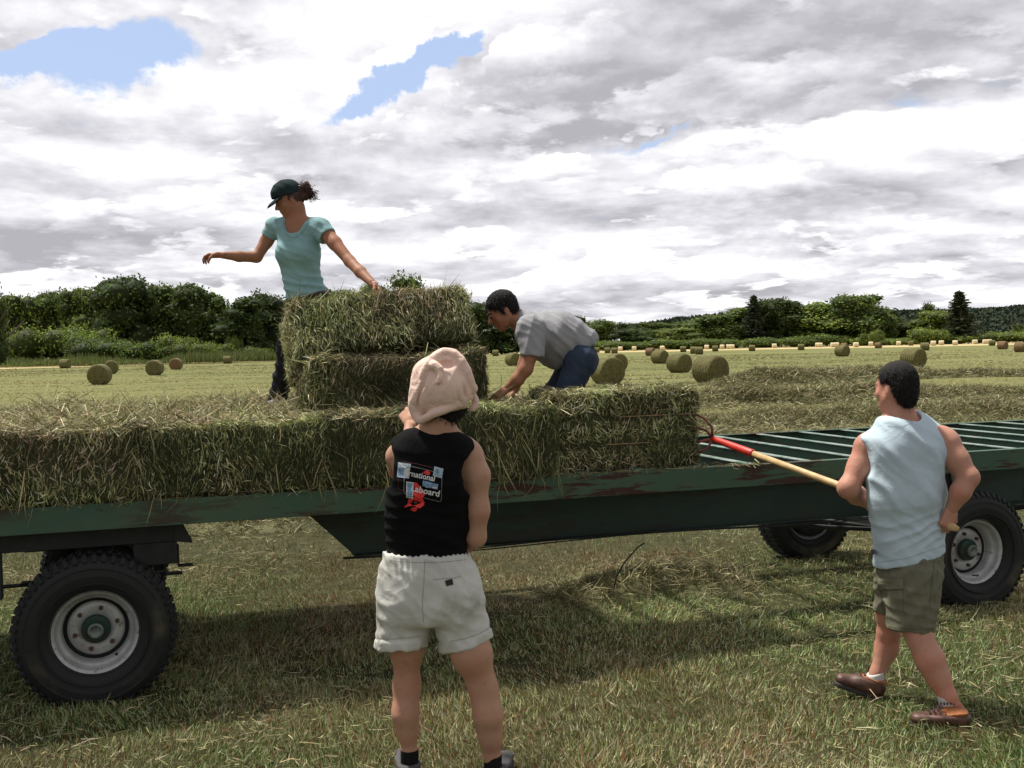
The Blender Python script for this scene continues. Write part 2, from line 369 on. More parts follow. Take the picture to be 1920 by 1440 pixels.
# ------------------------------------------------------------ windrows and loose piles
HAYC = [(.135, .14, .058), (.225, .215, .10), (.35, .315, .17), (.19, .14, .075), (.50, .45, .30), (.08, .088, .038)]
def mound(name, pts, width, height, n, slen, swid, label, cat='hay row', seed=0, kind=None, wts=(3, 4, 4, 1.5, 1.2, 2)):
    pts = np.array(pts, float); seg = np.linalg.norm(np.diff(pts, axis=0), axis=1); cum = np.concatenate([[0], np.cumsum(seg)]); T = cum[-1]
    def at(s):
        s = np.clip(s, 0, T); x = np.interp(s, cum, pts[:, 0]); y = np.interp(s, cum, pts[:, 1]); return x, y
    def surf(s, c):              # s along, c across -1..1
        x, y = at(s); x2, y2 = at(s + .05); x1, y1 = at(s - .05); tx, ty = x2 - x1, y2 - y1; l = np.hypot(tx, ty) + 1e-9; nx, ny = -ty / l, tx / l
        q = np.stack([x, y, np.full_like(x, seed)], -1); wloc = width * (1 + .7 * fbm(q, 1.1 / width, 3)); end = np.clip(np.minimum(s, T - s) / (width * .7), 0, 1) ** .5
        X = x + nx * c * wloc * .5 + .25 * width * fbm(q + 31, .7 / width, 2); Y = y + ny * c * wloc * .5
        q3 = np.stack([X, Y, np.full_like(X, seed)], -1)
        h = height * np.clip(1 - np.abs(c) ** 2.2, 0, 1) ** .8 * end * (1 + 1.1 * fbm(q3, 1.6 / width, 3) + .8 * fbm(q3, .5 / width, 2)) + .25 * height * fbm(q3, 6 / width, 3) * end
        return np.stack([X, Y, gz(X, Y) + np.maximum(h, -.02)], -1)
    ns, nc = max(8, int(T / width * 9)), 15
    S, Cc = np.meshgrid(np.linspace(0, T, ns), np.linspace(-1, 1, nc), indexing='ij'); V = surf(S.ravel(), Cc.ravel()); V[:, 2] -= .03
    idx = np.arange(ns * nc).reshape(ns, nc); q = np.stack([idx[:-1, :-1], idx[1:, :-1], idx[1:, 1:], idx[:-1, 1:]], -1).reshape(-1, 4)
    bc = np.tile(np.array([[.13, .13, .06]]), (len(V), 1)) * (1 + .5 * fbm(V, 3 / width, 3)[:, None])
    s = rng.random(n) * T; c = rng.normal(size=n) * .5; P = surf(s, np.clip(c, -1.15, 1.15)); a = rng.random(n) * 6.28
    vec = np.stack([np.cos(a), np.sin(a) * .8, .15 + .45 * rng.normal(size=n)], -1) * (slen * (.5 + rng.random(n)))[:, None]
    o = ribbons(name, P - vec * .4, vec, swid * (.6 + .8 * rng.random(n)), pick(HAYC, wts, n), M_HAY, .35, extra=(V, [q], bc))
    tag(o, label, cat, kind=kind); return o
def raked(n):                    # thin untidy hay between and around the raked rows
    D = 21 + 34 * rng.random(n); X = -.02 * D + rng.random(n) * D * .53; P = np.stack([X, D, np.zeros(n)], -1); f_ = fbm(P, .16, 4); keep = rng.random(n) < np.clip(.12 + 2.6 * f_, .02, 1) * np.clip((X - .02 * D) / 2.5, 0, 1); P = P[keep]; D = D[keep]; k = len(P)
    P[:, 2] = gz(P[:, 0], P[:, 1]) + .10 * rng.random(k) * np.clip(.5 + 3 * fbm(P, .3, 2), 0, 1); a = rng.random(k) * 6.28
    vec = np.stack([np.cos(a), np.sin(a), .3 * rng.normal(size=k)], -1) * (.10 + .2 * rng.random(k))[:, None]
    o = ribbons('raked_hay', P, vec, .0005 * D * (.6 + .8 * rng.random(k)), pick(HAYC, (2, 4, 4, 1, 2, 1), k), M_HAY, .35); tag(o, 'thin untidy raked hay lying between the rows behind the wagon', 'hay', kind='stuff')
raked(90000)
def gp(x, y): p = Z(x, y); return (p[0], p[1])
mound('hay_windrow', [gp(1330, 726), gp(1500, 722), gp(1700, 712), gp(1960, 706)], 3.2, .34, 30000, .34, .024, 'farthest grey green raked hay row on the right of the field', seed=1)
mound('hay_windrow', [gp(1060, 768), gp(1250, 762), gp(1500, 755), gp(1750, 748), gp(1960, 744)], 2.5, .30, 45000, .26, .016, 'middle raked hay row between the wagon and the round bales', seed=2)
mound('hay_windrow', [gp(1050, 806), gp(1330, 801), gp(1600, 787), gp(1960, 776)], 1.8, .26, 45000, .2, .011, 'raked hay row just behind the far rail of the wagon', seed=3)
mound('hay_windrow', [gp(250, 985), gp(420, 984), gp(640, 982), gp(1000, 965)], 1.5, .2, 9000, .16, .007, 'low raked hay row seen under the left half of the wagon bed', seed=4)
mound('hay_pile', [gp(1040, 1128), gp(1180, 1112), gp(1270, 1104), gp(1420, 1100)], .55, .11, 3200, .16, .0045, 'small loose heap of dropped hay in the shade under the wagon', 'hay pile', seed=5)

# ------------------------------------------------------------ trees
def leaf_mat(name, mul):
    m, t, b = mat_new(name); a = t.new('ShaderNodeAttribute'); a.attribute_name = 'tint'
    c = t.mix(1.0, a.outputs['Color'], mul, 'MULTIPLY'); oi = t.new('ShaderNodeObjectInfo')
    c = t.mix(t.m('MULTIPLY', oi.outputs['Random'], .35), c, (.10, .13, .035)) ; t.link(c, b.inputs['Base Color']); b.inputs['Roughness'].default_value = .7; b.inputs['Specular IOR Level'].default_value = .2
    tr = t.new('ShaderNodeBsdfTranslucent'); t.link(c, tr.inputs[0]); mx = t.new('ShaderNodeMixShader'); mx.inputs[0].default_value = .32
    t.link(b.outputs[0], mx.inputs[1]); t.link(tr.outputs[0], mx.inputs[2]); t.link(mx.outputs[0], [n for n in t.n if n.type == 'OUTPUT_MATERIAL'][0].inputs[0]); return m
M_LEAF_D = leaf_mat('dark_leaves', (.55, .6, .62)); M_LEAF_M = leaf_mat('mid_leaves', (1.15, 1.15, 1.0)); M_LEAF_L = leaf_mat('light_leaves', (1.75, 1.6, 1.2)); M_NEEDLE = leaf_mat('needles', (.6, .62, .8))
M_BARK = plain('bark', (.08, .06, .045), .95, nscale=6, var=.4, bump=.6)
def crown_mesh(name, lobes, nleaf, size, core=.72):
    """lobes: (cx,cy,cz,rx,ry,rz); leaves on their shells, uneven"""
    V = []; Fq = []; Cl = []; n0 = 0
    area = np.array([l[3] * l[5] + l[4] * l[5] for l in lobes]); area /= area.sum()
    for l, a in zip(lobes, area):
        n = int(nleaf * a); c = np.array(l[:3]); r = np.array(l[3:])
        d = rng.normal(size=(n, 3)); d /= np.linalg.norm(d, axis=1, keepdims=True)
        rad = .62 + .42 * rng.random(n) ** .6 + .55 * fbm(d * 1.0 + c * .37, 2.2, 2); P = c + d * r * rad[:, None]
        s = size * (.6 + .8 * rng.random(n)); nrm = d + .8 * rng.normal(size=(n, 3)); nrm /= np.linalg.norm(nrm, axis=1, keepdims=True)
        t1 = np.cross(nrm, rng.normal(size=(n, 3))); t1 /= np.linalg.norm(t1, axis=1, keepdims=True); t2 = np.cross(nrm, t1)
        q = np.stack([P - t1 * s[:, None] * .6, P - t2 * s[:, None] * .35, P + t1 * s[:, None] * .6, P + t2 * s[:, None] * .4], 1).reshape(-1, 3)
        V.append(q); Fq.append(np.arange(n)[:, None] * 4 + np.arange(4)[None] + n0); n0 += 4 * n
        tone = (1 + .25 * rng.normal()) ; cc = pick([(.075, .12, .028), (.12, .175, .04), (.19, .24, .07)], [3, 4, 2.4], n) * max(.6, tone)
        Cl.append(np.repeat(cc, 4, axis=0))
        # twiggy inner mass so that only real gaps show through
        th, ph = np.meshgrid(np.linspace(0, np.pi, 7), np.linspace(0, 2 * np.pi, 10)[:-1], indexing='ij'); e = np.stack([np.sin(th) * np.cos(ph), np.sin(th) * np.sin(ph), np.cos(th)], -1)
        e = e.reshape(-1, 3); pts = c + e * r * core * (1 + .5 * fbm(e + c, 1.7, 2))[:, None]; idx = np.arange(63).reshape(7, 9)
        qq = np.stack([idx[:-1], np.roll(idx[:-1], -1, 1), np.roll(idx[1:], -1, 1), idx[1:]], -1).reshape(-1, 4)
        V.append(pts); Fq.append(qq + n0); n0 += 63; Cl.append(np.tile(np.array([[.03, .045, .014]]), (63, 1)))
    return np_mesh(name, np.concatenate(V), [np.concatenate(Fq)], np.concatenate(Cl))
def broad_lobes(h, w, n, low=.06, top=1.0):
    L = []
    for k in range(n):
        t = rng.random(); z = h * (low + (top - low) * t); env = w * .5 * math.sqrt(max(.05, 1 - ((z / h - .5) / .56) ** 2))
        a = rng.random() * 6.28; rr = env * (.35 + .5 * rng.random()); s = w * (.13 + .12 * rng.random())
        L.append((math.cos(a) * rr, math.sin(a) * rr, min(z, h - s * .7), s * 1.15, s * 1.15, s * (.75 + .35 * rng.random())))
    L.append((0, 0, h * .5, w * .33, w * .33, h * .36)); L.append((rng.normal() * .05 * w, 0, h * .86, w * .2, w * .2, h * .13)); return L
def conifer_mesh(name, h, w):
    V = []; Fq = []; C = []; n0 = 0
    q0 = MB().tube([(0, 0, h * .05), (0, 0, h * .5), (0, 0, h * .99)], [.35, .28, .05], 6); V.append(np.array(q0.v)); Fq.append(np.array([f_ for f_ in q0.f if len(f_) == 4])); n0 = len(q0.v); C.append(np.tile(np.array([[.05, .04, .03]]), (n0, 1)))
    for k in range(22):
        z = h * (.06 + .92 * k / 22); r = w * .5 * (1 - k / 23) ** .8 * (.7 + .5 * rng.random()) ; nb = 9
        for j in range(nb):
            a = 6.28 * (j + rng.random()) / nb; rb = r * (.6 + .5 * rng.random()); n = 16; s = np.linspace(.1, 1, n) ; p = np.stack([np.cos(a) * rb * s, np.sin(a) * rb * s, z - .22 * rb * s ** 1.5 + .12 * rb * s ** 4], -1)
            p = p + rng.normal(size=p.shape) * .1; sz = .30 * (1.2 - s * .5); t1 = rng.normal(size=(n, 3)); t1[:, 2] *= .3; t1 /= np.linalg.norm(t1, axis=1, keepdims=True); t2 = np.cross(t1, rng.normal(size=(n, 3))); t2 /= np.linalg.norm(t2, axis=1, keepdims=True)
            q = np.stack([p - t1 * sz[:, None], p - t2 * sz[:, None] * .5, p + t1 * sz[:, None], p + t2 * sz[:, None] * .5], 1).reshape(-1, 3)
            V.append(q); Fq.append(np.arange(n)[:, None] * 4 + np.arange(4)[None] + n0); n0 += 4 * n; C.append(np.repeat(pick([(.05, .07, .035), (.07, .085, .04), (.09, .075, .05)], [3, 2, 1], n), 4, axis=0))
    return np_mesh(name, np.concatenate(V), [np.concatenate(Fq)], np.concatenate(C))
def trunk_mesh(name, h, r, limbs=5):
    m = MB(); m.tube([(0, 0, -.3), (.05, 0, h * .15), (0, .1, h * .4), (.1, 0, h * .75)], [r * 1.3, r, r * .7, r * .25], 8)
    for k in range(limbs):
        a = 6.28 * k / limbs + rng.random(); z = h * (.2 + .3 * rng.random()); L = h * .28
        m.tube([(0, 0, z), (math.cos(a) * L * .5, math.sin(a) * L * .5, z + L * .4), (math.cos(a) * L, math.sin(a) * L, z + L * .9)], [r * .45, r * .3, r * .1], 6)
    me = bpy.data.meshes.new(name); me.from_pydata(m.v, [], m.f); me.update(); me.materials.append(M_BARK); return me
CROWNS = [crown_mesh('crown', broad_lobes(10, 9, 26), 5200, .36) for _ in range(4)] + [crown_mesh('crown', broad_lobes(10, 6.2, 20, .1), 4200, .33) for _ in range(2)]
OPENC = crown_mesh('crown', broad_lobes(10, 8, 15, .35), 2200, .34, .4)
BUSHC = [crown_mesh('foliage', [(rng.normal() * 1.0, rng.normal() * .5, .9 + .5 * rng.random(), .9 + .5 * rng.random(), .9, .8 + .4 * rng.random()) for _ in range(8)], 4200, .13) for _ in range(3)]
TRUNK = trunk_mesh('trunk', 10, .3)
CONE = conifer_mesh('crown', 10, 4.6)
def tree(px, top, D, wpx, label, mat=None, variant=None, name='broadleaf_tree', cat='tree', group='trees along the far edge of the field', kind='b'):
    mat = mat or M_LEAF_M; base = W(px, 640, D); x = float(base[0]); h = float(W(px, top, D)[2]); w = wpx * D / F
    root = empty(name, (x, D, 0), rng.random() * 6.28)
    if kind == 'c': me, w0 = CONE, 4.6
    elif kind == 'o': me, w0 = OPENC, 8.
    else:
        v = variant if variant is not None else int(rng.integers(0, 6)); me, w0 = CROWNS[v], (9.0 if v < 4 else 6.2)
    key = (me.name, mat.name); m2 = bpy.data.meshes.get('_'.join(key))
    if m2 is None: m2 = me.copy(); m2.name = '_'.join(key); m2.materials.clear(); m2.materials.append(mat)
    c = link_mesh('crown', m2, None, root, smooth=False); c.scale = (w / w0, w / w0, h / 10.)
    tr = link_mesh('trunk', TRUNK, None, root, smooth=True); tr.scale = (h / 10, h / 10, h / 10)
    tag(root, label, cat, group); return root
def bush(px, top, D, wpx, label, mat=None, name='bush', group='bushes at the field edge', cat='bush'):
    mat = mat or M_LEAF_M; x = float(W(px, 640, D)[0]); h = float(W(px, top, D)[2]); w = wpx * D / F
    me = BUSHC[int(rng.integers(0, 3))]; key = 'foliage_' + me.name + mat.name; m2 = bpy.data.meshes.get(key)
    if m2 is None: m2 = me.copy(); m2.name = key; m2.materials.clear(); m2.materials.append(mat)
    o = link_mesh(name, m2, None, None, smooth=False); o.location = (x, D, 0); o.scale = (w / 4.2, w / 4.2, h / 2.3); o.rotation_euler = (0, 0, rng.random() * .6); tag(o, label, cat, group); return o

tree(-12, 492, 150, 62, 'dark narrow tree cut by the left edge of the photo', M_LEAF_D, 4)
for px, top, w, mt, lb in [(38, 556, 75, M_LEAF_M, 'first bushy green tree from the left edge behind the grass verge'), (98, 551, 70, M_LEAF_M, 'spiky topped green tree third from the left edge'),
        (150, 545, 85, M_LEAF_M, 'yellowish green rounded tree left of the tall dark tree'), (236, 524, 120, M_LEAF_D, 'tallest dark broad tree of the left wood'),
        (318, 537, 90, M_LEAF_M, 'dense green tree just right of the tallest dark tree'), (368, 530, 95, M_LEAF_D, 'high domed dark green tree behind the light bush'),
        (410, 548, 70, M_LEAF_M, 'small topped tree right of the high domed tree'), (455, 556, 90, M_LEAF_D, 'even rounded tree behind the lone square looking far bale'),
        (508, 552, 80, M_LEAF_D, 'dark tree just left of the woman in dark trousers')]:
    tree(px, top, 205 + rng.random() * 14, w * 1.15, lb, mt)
for i7, (px, top, w) in enumerate([(10, 570, 90), (70, 575, 90), (130, 575, 90), (190, 560, 110), (275, 555, 110), (345, 560, 90), (430, 572, 100), (560, 560, 100)]):
    tree(px, top, 236 + rng.random() * 10, w * 1.3, 'tree filling the second row of the left wood, ' + ['first','second','third','fourth','fifth','sixth','seventh','eighth'][i7] + ' from the left', M_LEAF_D, group='second row of the left wood')
for px, top, w, mt, kd, lb in [(640, 548, 80, M_LEAF_M, 'b', 'tree top rising just right of the standing woman'), (700, 538, 80, M_LEAF_M, 'b', 'green tree behind the gripping hand of the standing woman'),
        (772, 516, 80, M_LEAF_M, 'o', 'thin open topped tree rising above the lifted bale'), (820, 548, 80, M_LEAF_D, 'b', 'tree behind the right end of the lifted bale'),
        (885, 568, 85, M_LEAF_D, 'b', 'very dark tree between the lifted bale and the bending man'), (940, 590, 80, M_LEAF_D, 'b', 'dark tree behind the head of the bending man'), (1000, 600, 80, M_LEAF_D, 'b', 'dark tree behind the shoulders of the bending man'), (1052, 604, 80, M_LEAF_D, 'b', 'dark tree behind the arched back of the bending man')]:
    tree(px, top, 245 + rng.random() * 10, w * 1.2, lb, mt, kind=kd)
for px, top, w, mt, kd, lb in [(1086, 594, 40, M_LEAF_D, 'b', 'narrow dark tree just right of the bending man'), (1118, 602, 62, M_LEAF_M, 'b', 'rounded tree right of the bending man'),
        (1152, 604, 50, M_LEAF_D, 'o', 'ragged dark tree with gaps left of the low saddle in the tree line'), (1184, 616, 60, M_LEAF_D, 'b', 'low dark tree at the saddle in the tree line'),
        (1226, 604, 62, M_LEAF_M, 'b', 'rounded green tree just right of the saddle in the tree line'), (1280, 616, 70, M_LEAF_L, 'b', 'low yellow green tree below the wooded ridge'),
        (1312, 606, 60, M_LEAF_M, 'b', 'tree at the left foot of the right hand wood'), (1350, 590, 72, M_LEAF_M, 'b', 'rising tree left of the small conifer'),
        (1381, 577, 60, M_LEAF_M, 'b', 'tall round tree touching the small conifer'), (1414, 551, 34, M_NEEDLE, 'c', 'small pointed conifer sticking out above the right hand wood'),
        (1446, 562, 70, M_LEAF_D, 'b', 'dark round tree just right of the small conifer'), (1486, 563, 80, M_LEAF_D, 'b', 'broad dark tree in the middle of the right hand wood'),
        (1530, 566, 86, M_LEAF_L, 'b', 'light green spreading tree in front of the right hand wood'), (1582, 556, 92, M_LEAF_M, 'b', 'big domed light green tree of the right hand wood'),
        (1622, 554, 76, M_LEAF_M, 'b', 'tall last tree at the right end of the right hand wood'), (1650, 588, 42, M_LEAF_M, 'b', 'low tree sloping down to the gap before the hill'),
        (1736, 569, 34, M_LEAF_D, 'o', 'thin open tree left of the pale willow like tree'), (1756, 584, 66, M_LEAF_L, 'b', 'pale green rounded tree left of the tall conifer'), (1768, 596, 34, M_LEAF_L, 'b', 'pale tree touching the tall conifer')]:
    D = 318 + rng.random() * 20
    tree(px, top, D, w * (1.38 if kd != 'c' else 2.0), lb, mt, kind=kd, name='conifer' if kd == 'c' else 'broadleaf_tree')
tree(1799, 543, 312, 92, 'tall isolated conifer with sparse drooping branches on the right', M_NEEDLE, kind='c', name='conifer')
ORD = ['first', 'second', 'third', 'fourth', 'fifth', 'sixth', 'seventh', 'eighth', 'ninth', 'tenth', 'eleventh', 'twelfth', 'thirteenth', 'fourteenth', 'fifteenth', 'sixteenth', 'seventeenth', 'eighteenth', 'nineteenth', 'twentieth', 'twenty first', 'twenty second', 'twenty third', 'twenty fourth', 'twenty fifth']; i8 = 0
for px, top, w in [(1330, 600, 90), (1410, 582, 90), (1460, 580, 90), (1550, 578, 110), (1610, 575, 90), (1660, 600, 60), (1690, 606, 60)]:
    tree(px, top, 352 + rng.random() * 8, w * 1.7, 'dark tree in the back row of the right hand wood, ' + ORD[i8] + ' from its left', M_LEAF_D, group='back row of the right hand wood'); i8 += 1
# bushes
for px, top, D, w, lb in [(30, 618, 190, 110, 'low green bush at the far left under the trees'), (128, 608, 188, 130, 'big olive bush in front of the left wood'), (170, 622, 185, 90, 'lower olive bush touching the big one on its right'),
        (220, 636, 180, 110, 'dark low scrub under the tallest dark tree'), (335, 622, 186, 80, 'rounded light green bush below the high domed tree'), (385, 640, 184, 80, 'flat green bush trailing right from the rounded light one'),
        (272, 645, 182, 80, 'small scrub left of the rounded light bush'), (441, 630, 200, 24, 'small upright bright green sapling above the far bale'), (485, 648, 200, 60, 'low bush just left of the standing woman')]:
    bush(px, top, D, w, lb, M_LEAF_L if px in (128, 335, 385, 441) else None)
for i9, (px, top, w) in enumerate([(650, 636, 110), (740, 636, 110), (830, 638, 110), (910, 638, 110), (980, 638, 110), (1050, 638, 90), (1120, 638, 80), (1180, 638, 80), (1260, 634, 80), (1340, 632, 80), (1420, 632, 80), (1490, 630, 80), (1560, 624, 70), (1620, 630, 60), (1640, 618, 30), (1662, 632, 50), (1690, 634, 50), (1725, 632, 60), (1745, 612, 60), (1775, 622, 70), (1830, 628, 80), (1868, 622, 60), (1900, 622, 80), (1935, 615, 60)]):
    bush(px, top, 306 + rng.random() * 8, w * 1.2, 'scrub bush along the right hand tree line, ' + ORD[i9] + ' from the left', M_LEAF_L if px > 1600 else M_LEAF_M, group='scrub along the right hand tree line')
for px, lb in ((1902, 'slim upright tree before the wooded hill, the left one of two'), (1913, 'slim upright tree before the wooded hill, the right one of two')): tree(px, 608, 420, 12, lb, M_LEAF_M, 5, group='slim trees before the hill')

# grass verge: a low bank of uncut grass in front of the left wood
def verge():
    n = 42000; u = rng.random(n); px = -60 + u * 660; D = 168 + 26 * rng.random(n) + (px > 300) * (px - 300) * .06
    X = np.array([W(a, 650, d)[0] for a, d in zip(px, D)]); P = np.stack([X, D, .25 * np.ones(n)], -1)
    vec = np.stack([rng.normal(size=n) * .25, rng.normal(size=n) * .25, (.35 + .9 * rng.random(n) ** 1.5) * np.clip(1 + 2.0 * fbm(P, .12, 3), .3, 2)], -1)
    xs_, ys_ = np.linspace(-110, -38, 40), np.linspace(166, 205, 6)
    o = ribbons('grass_verge', P, vec, np.full(n, .2), pick([(.13, .17, .045), (.17, .20, .07), (.22, .22, .10)], [3, 3, 1], n), M_GRASS, .2, seg=1)
    tag(o, 'strip of tall uncut bright green grass in front of the left wood', 'grass', kind='stuff')
verge()

# wooded hills
def hill(name, ctrl, D, depth, label):
    px = np.array([c[0] for c in ctrl]); py = np.array([c[1] for c in ctrl]); n = 26000
    u = rng.random(n); xx = px[0] + u * (px[-1] - px[0]); top = np.interp(xx, px, py)
    hz = np.array([W(a, b, D)[2] for a, b in zip(xx, top)]) * (1 + .05 * fbm(np.stack([xx * .05, xx * 0, xx * 0], -1), 1, 3)); X = np.array([W(a, 600, D)[0] for a in xx]); t = rng.random(n)
    P = np.stack([X * (1 + .1 * 0), D - depth * (1 - t), hz * np.sin(t * 1.57) + rng.random(n) * 3], -1); s = 4.0
    nrm = rng.normal(size=(n, 3)) + np.array([0, -.6, .8]); nrm /= np.linalg.norm(nrm, axis=1, keepdims=True); t1 = np.cross(nrm, rng.normal(size=(n, 3))); t1 /= np.linalg.norm(t1, axis=1, keepdims=True); t2 = np.cross(nrm, t1)
    V = np.stack([P - t1 * s, P - t2 * s * .6, P + t1 * s, P + t2 * s * .6], 1).reshape(-1, 3); Fq = np.arange(n)[:, None] * 4 + np.arange(4)[None]
    C = np.repeat(pick([(.035, .055, .03), (.05, .07, .035), (.045, .05, .035)], [3, 2, 1], n), 4, axis=0)
    me = np_mesh(name, V, [Fq], C); o = link_mesh(name, me, tint_mat('hill_wood', .9), None, False); tag(o, label, 'wood', kind='stuff')
    sx = np.linspace(px[0], px[-1], 40); sy = np.linspace(0, 1.3, 12); A, B = np.meshgrid(sx, sy, indexing='ij'); top = np.interp(A, px, py)
    hz = np.array([W(a, b, D)[2] for a, b in zip(A.ravel(), top.ravel())]).reshape(A.shape); X = np.array([W(a, 600, D)[0] for a in A.ravel()]).reshape(A.shape)
    V = np.stack([X, D - depth * (1 - B), hz * np.sin(np.minimum(B, 1) * 1.57) - 2 + (B > 1) * -40], -1).reshape(-1, 3); idx = np.arange(A.size).reshape(A.shape); q = np.stack([idx[:-1, :-1], idx[1:, :-1], idx[1:, 1:], idx[:-1, 1:]], -1).reshape(-1, 4)
    o2 = link_mesh('hills', np_mesh('hills', V, [q]), plain('hill_ground', (.035, .05, .03), .95, nscale=.05), None, True); tag(o2, kind='structure')
hill('hill_wood', [(1560, 606), (1600, 598), (1650, 592), (1700, 590), (1760, 591), (1820, 586), (1880, 582), (1960, 580), (2150, 585)], 1300, 420, 'dark bluish wooded hill beyond the gap on the far right')
hill('ridge_wood', [(1160, 622), (1210, 616), (1260, 609), (1320, 603), (1380, 598), (1440, 600), (1560, 606)], 900, 250, 'low wooded ridge showing above the middle trees')
# ------------------------------------------------------------ big round bales
def round_bale_mat(name, cols, face=False):
    m, t, b = mat_new(name); co = objco(t); x, y, z = t.sep(co)
    n = t.noise(co, 9, 6, .65); n2 = t.noise(co, 45, 5, .7)
    r = t.m('SQRT', t.m('ADD', t.m('MULTIPLY', x, x), t.m('MULTIPLY', t.m('SUBTRACT', z, .62), t.m('SUBTRACT', z, .62))))
    rings = t.m('SINE', t.m('ADD', t.m('MULTIPLY', r, 95), t.m('MULTIPLY', n, 9)))
    c = t.ramp(n, [(.32, cols[0]), (.5, cols[1]), (.68, cols[2])]); c = t.mix(t.smooth(n2, .4, .65, 0, .5), c, cols[0])
    t.link(c, b.inputs['Base Color']); b.inputs['Roughness'].default_value = .95; b.inputs['Specular IOR Level'].default_value = .1
    h = t.m('ADD', t.m('MULTIPLY', rings, .12), t.m('ADD', n, n2)); bump_in(t, b, h, .8, .05); return m
M_RB = round_bale_mat('round_bale_hay', [(.09, .085, .035), (.17, .155, .065), (.25, .21, .10)])
M_RBB = round_bale_mat('round_bale_brown', [(.13, .085, .045), (.22, .14, .075), (.28, .19, .10)])
M_RBP = round_bale_mat('round_bale_pale', [(.55, .46, .28), (.68, .58, .38), (.75, .68, .5)])  # pale far bales, their bright sunlight put into the hay colour
M_NET = plain('bale_net', (.30, .29, .16), .8, nscale=60, var=.3, bump=.4)
M_NETP = plain('bale_net_pale', (.74, .66, .46), .8, nscale=60, var=.2, bump=.3)  # pale net, brightened in colour to stand for the far sunlight
def round_bale_meshes(seed):
    R, Lh = .615, .6; n = 56; prof = [(0.001, -Lh), (.18, -Lh + .01), (.36, -Lh - .005), (.52, -Lh + .012), (.585, -Lh + .04), (R, -Lh + .11)] + [(R, w) for w in np.linspace(-Lh + .2, Lh - .2, 9)] + [(R, Lh - .11), (.585, Lh - .04), (.52, Lh - .012), (.36, Lh + .005), (.18, Lh - .01), (.001, Lh)]
    m = MB().lathe(prof, (0, 0, 0), (0, 1, 0), n); V = np.array(m.v); rr = np.hypot(V[:, 0], V[:, 2])
    k = 1 + .05 * fbm(V + seed * 9, 3, 4) + .03 * fbm(V + seed, 1.1, 2); V[:, 0] *= k; V[:, 2] *= k; V[:, 1] *= 1 + .04 * fbm(V + 3 + seed, 5, 3)
    V[:, 2] = np.where(V[:, 2] < -.58, -.58 - (V[:, 2] + .58) * .15, V[:, 2]) + .585
    body = bpy.data.meshes.new('round_bale'); body.from_pydata([tuple(v) for v in V], [], m.f)
    nets = bpy.data.meshes.new('net_wrap'); w = MB()
    for yy in np.linspace(-.45, .45, 7):
        pts = [(math.cos(a) * (R + .012) * (1 + .012 * math.sin(5 * a + yy * 9)), yy + .012 * math.sin(3 * a), math.sin(a) * (R + .008)) for a in np.linspace(0, 6.283, 41)]
        w.tube([(p[0], p[1], max(p[2], -.585) + .585) for p in pts], .009, 4, False)
    nets.from_pydata(w.v, [], w.f); return body, nets
RBM = [round_bale_meshes(k) for k in range(3)]
_rbc = {}
def rb_mesh(k, pale, mats):
    key = (k, pale)
    if key not in _rbc:
        a, c = RBM[k][0].copy(), RBM[k][1].copy(); a.materials.append(mats[0]); c.materials.append(mats[1]); _rbc[key] = (a, c)
    return _rbc[key]
def round_bale(px, h, rz, label, tone='g', group='round bales on the mown field', D=None, parts=True):
    D = D or 1.23 * F / h; x = float(W(px, 650, D)[0]); k = int(rng.integers(0, 3))
    a, c = rb_mesh(k, tone, {'g': (M_RB, M_NET), 'b': (M_RBB, M_NET), 'p': (M_RBP, M_NETP)}[tone])
    o = link_mesh('round_bale', a); o.location = (x, D, float(gz(x, D)) - .02 if D < 150 else -.02); o.rotation_euler = (0, 0, math.radians(rz)); tag(o, label, 'hay bale', group)
    if parts: link_mesh('net_wrap', c, None, o)
    n_st = 900
    return o
# rz: turn of the bale's axis away from the line of sight (0: flat end faces the camera)
for px, h, rz, lb, tn in [
    (185, 39, 8, 'nearest round bale on the left side of the field, dark flat end facing the camera', 'g'), (207, 26, 20, 'round bale half hidden behind the nearest left bale', 'g'),
    (289, 29, 3, 'round bale in the middle of the left group, flat end facing the camera', 'g'), (329, 22, 4, 'rightmost flat ended round bale of the left group', 'b'),
    (121, 17.5, 84, 'leftmost round bale, lying side on so that it looks square', 'g'), (374, 12.5, -60, 'small far round bale below the rounded light bush', 'b'), (426, 15, 88, 'lone far bale seen side on like a square left of the standing woman', 'g'),
    (1138, 52, 24, 'large round bale directly behind the bending man', 'g'), (1155, 34, 24, 'round bale peeping out behind the one next to the bending man', 'g'),
    (1331, 53, 34, 'largest round bale right of centre, the one closest to the raked hay', 'g'), (1273, 37, 34, 'second largest round bale, just left of the largest one', 'g'),
    (1237, 26, 40, 'round bale with curved side on its left, third from the largest one', 'g'), (1219, 15.5, 60, 'brownish round bale touching the third one on its left', 'b'),
    (1712, 37, 32, 'round bale right above the head of the man in the pale blue shirt', 'g'), (1579, 22, 34, 'lone mid distance round bale left of the man in the pale blue shirt', 'g'),
    (1734, 15.5, 78, 'greenish far bale just behind the one above the man in the pale blue shirt', 'g'), (1880, 16, 40, 'second round bale from the right edge of the field', 'b'), (1913, 19.5, 50, 'round bale cut by the right edge of the photo', 'b'),
    (962, 25, 30, 'round bale partly hidden by the sleeve of the bending man', 'g'), (929, 12, 86, 'greenish far bale seen side on in front of the bending man', 'g'),
    (1583, 12, 50, 'brown far bale straight behind the lone mid distance one', 'b'), (1647, 11.5, 50, 'brown far bale between two pale far bales', 'b')]:
    round_bale(px, h, rz, lb, tn)
gi = -1
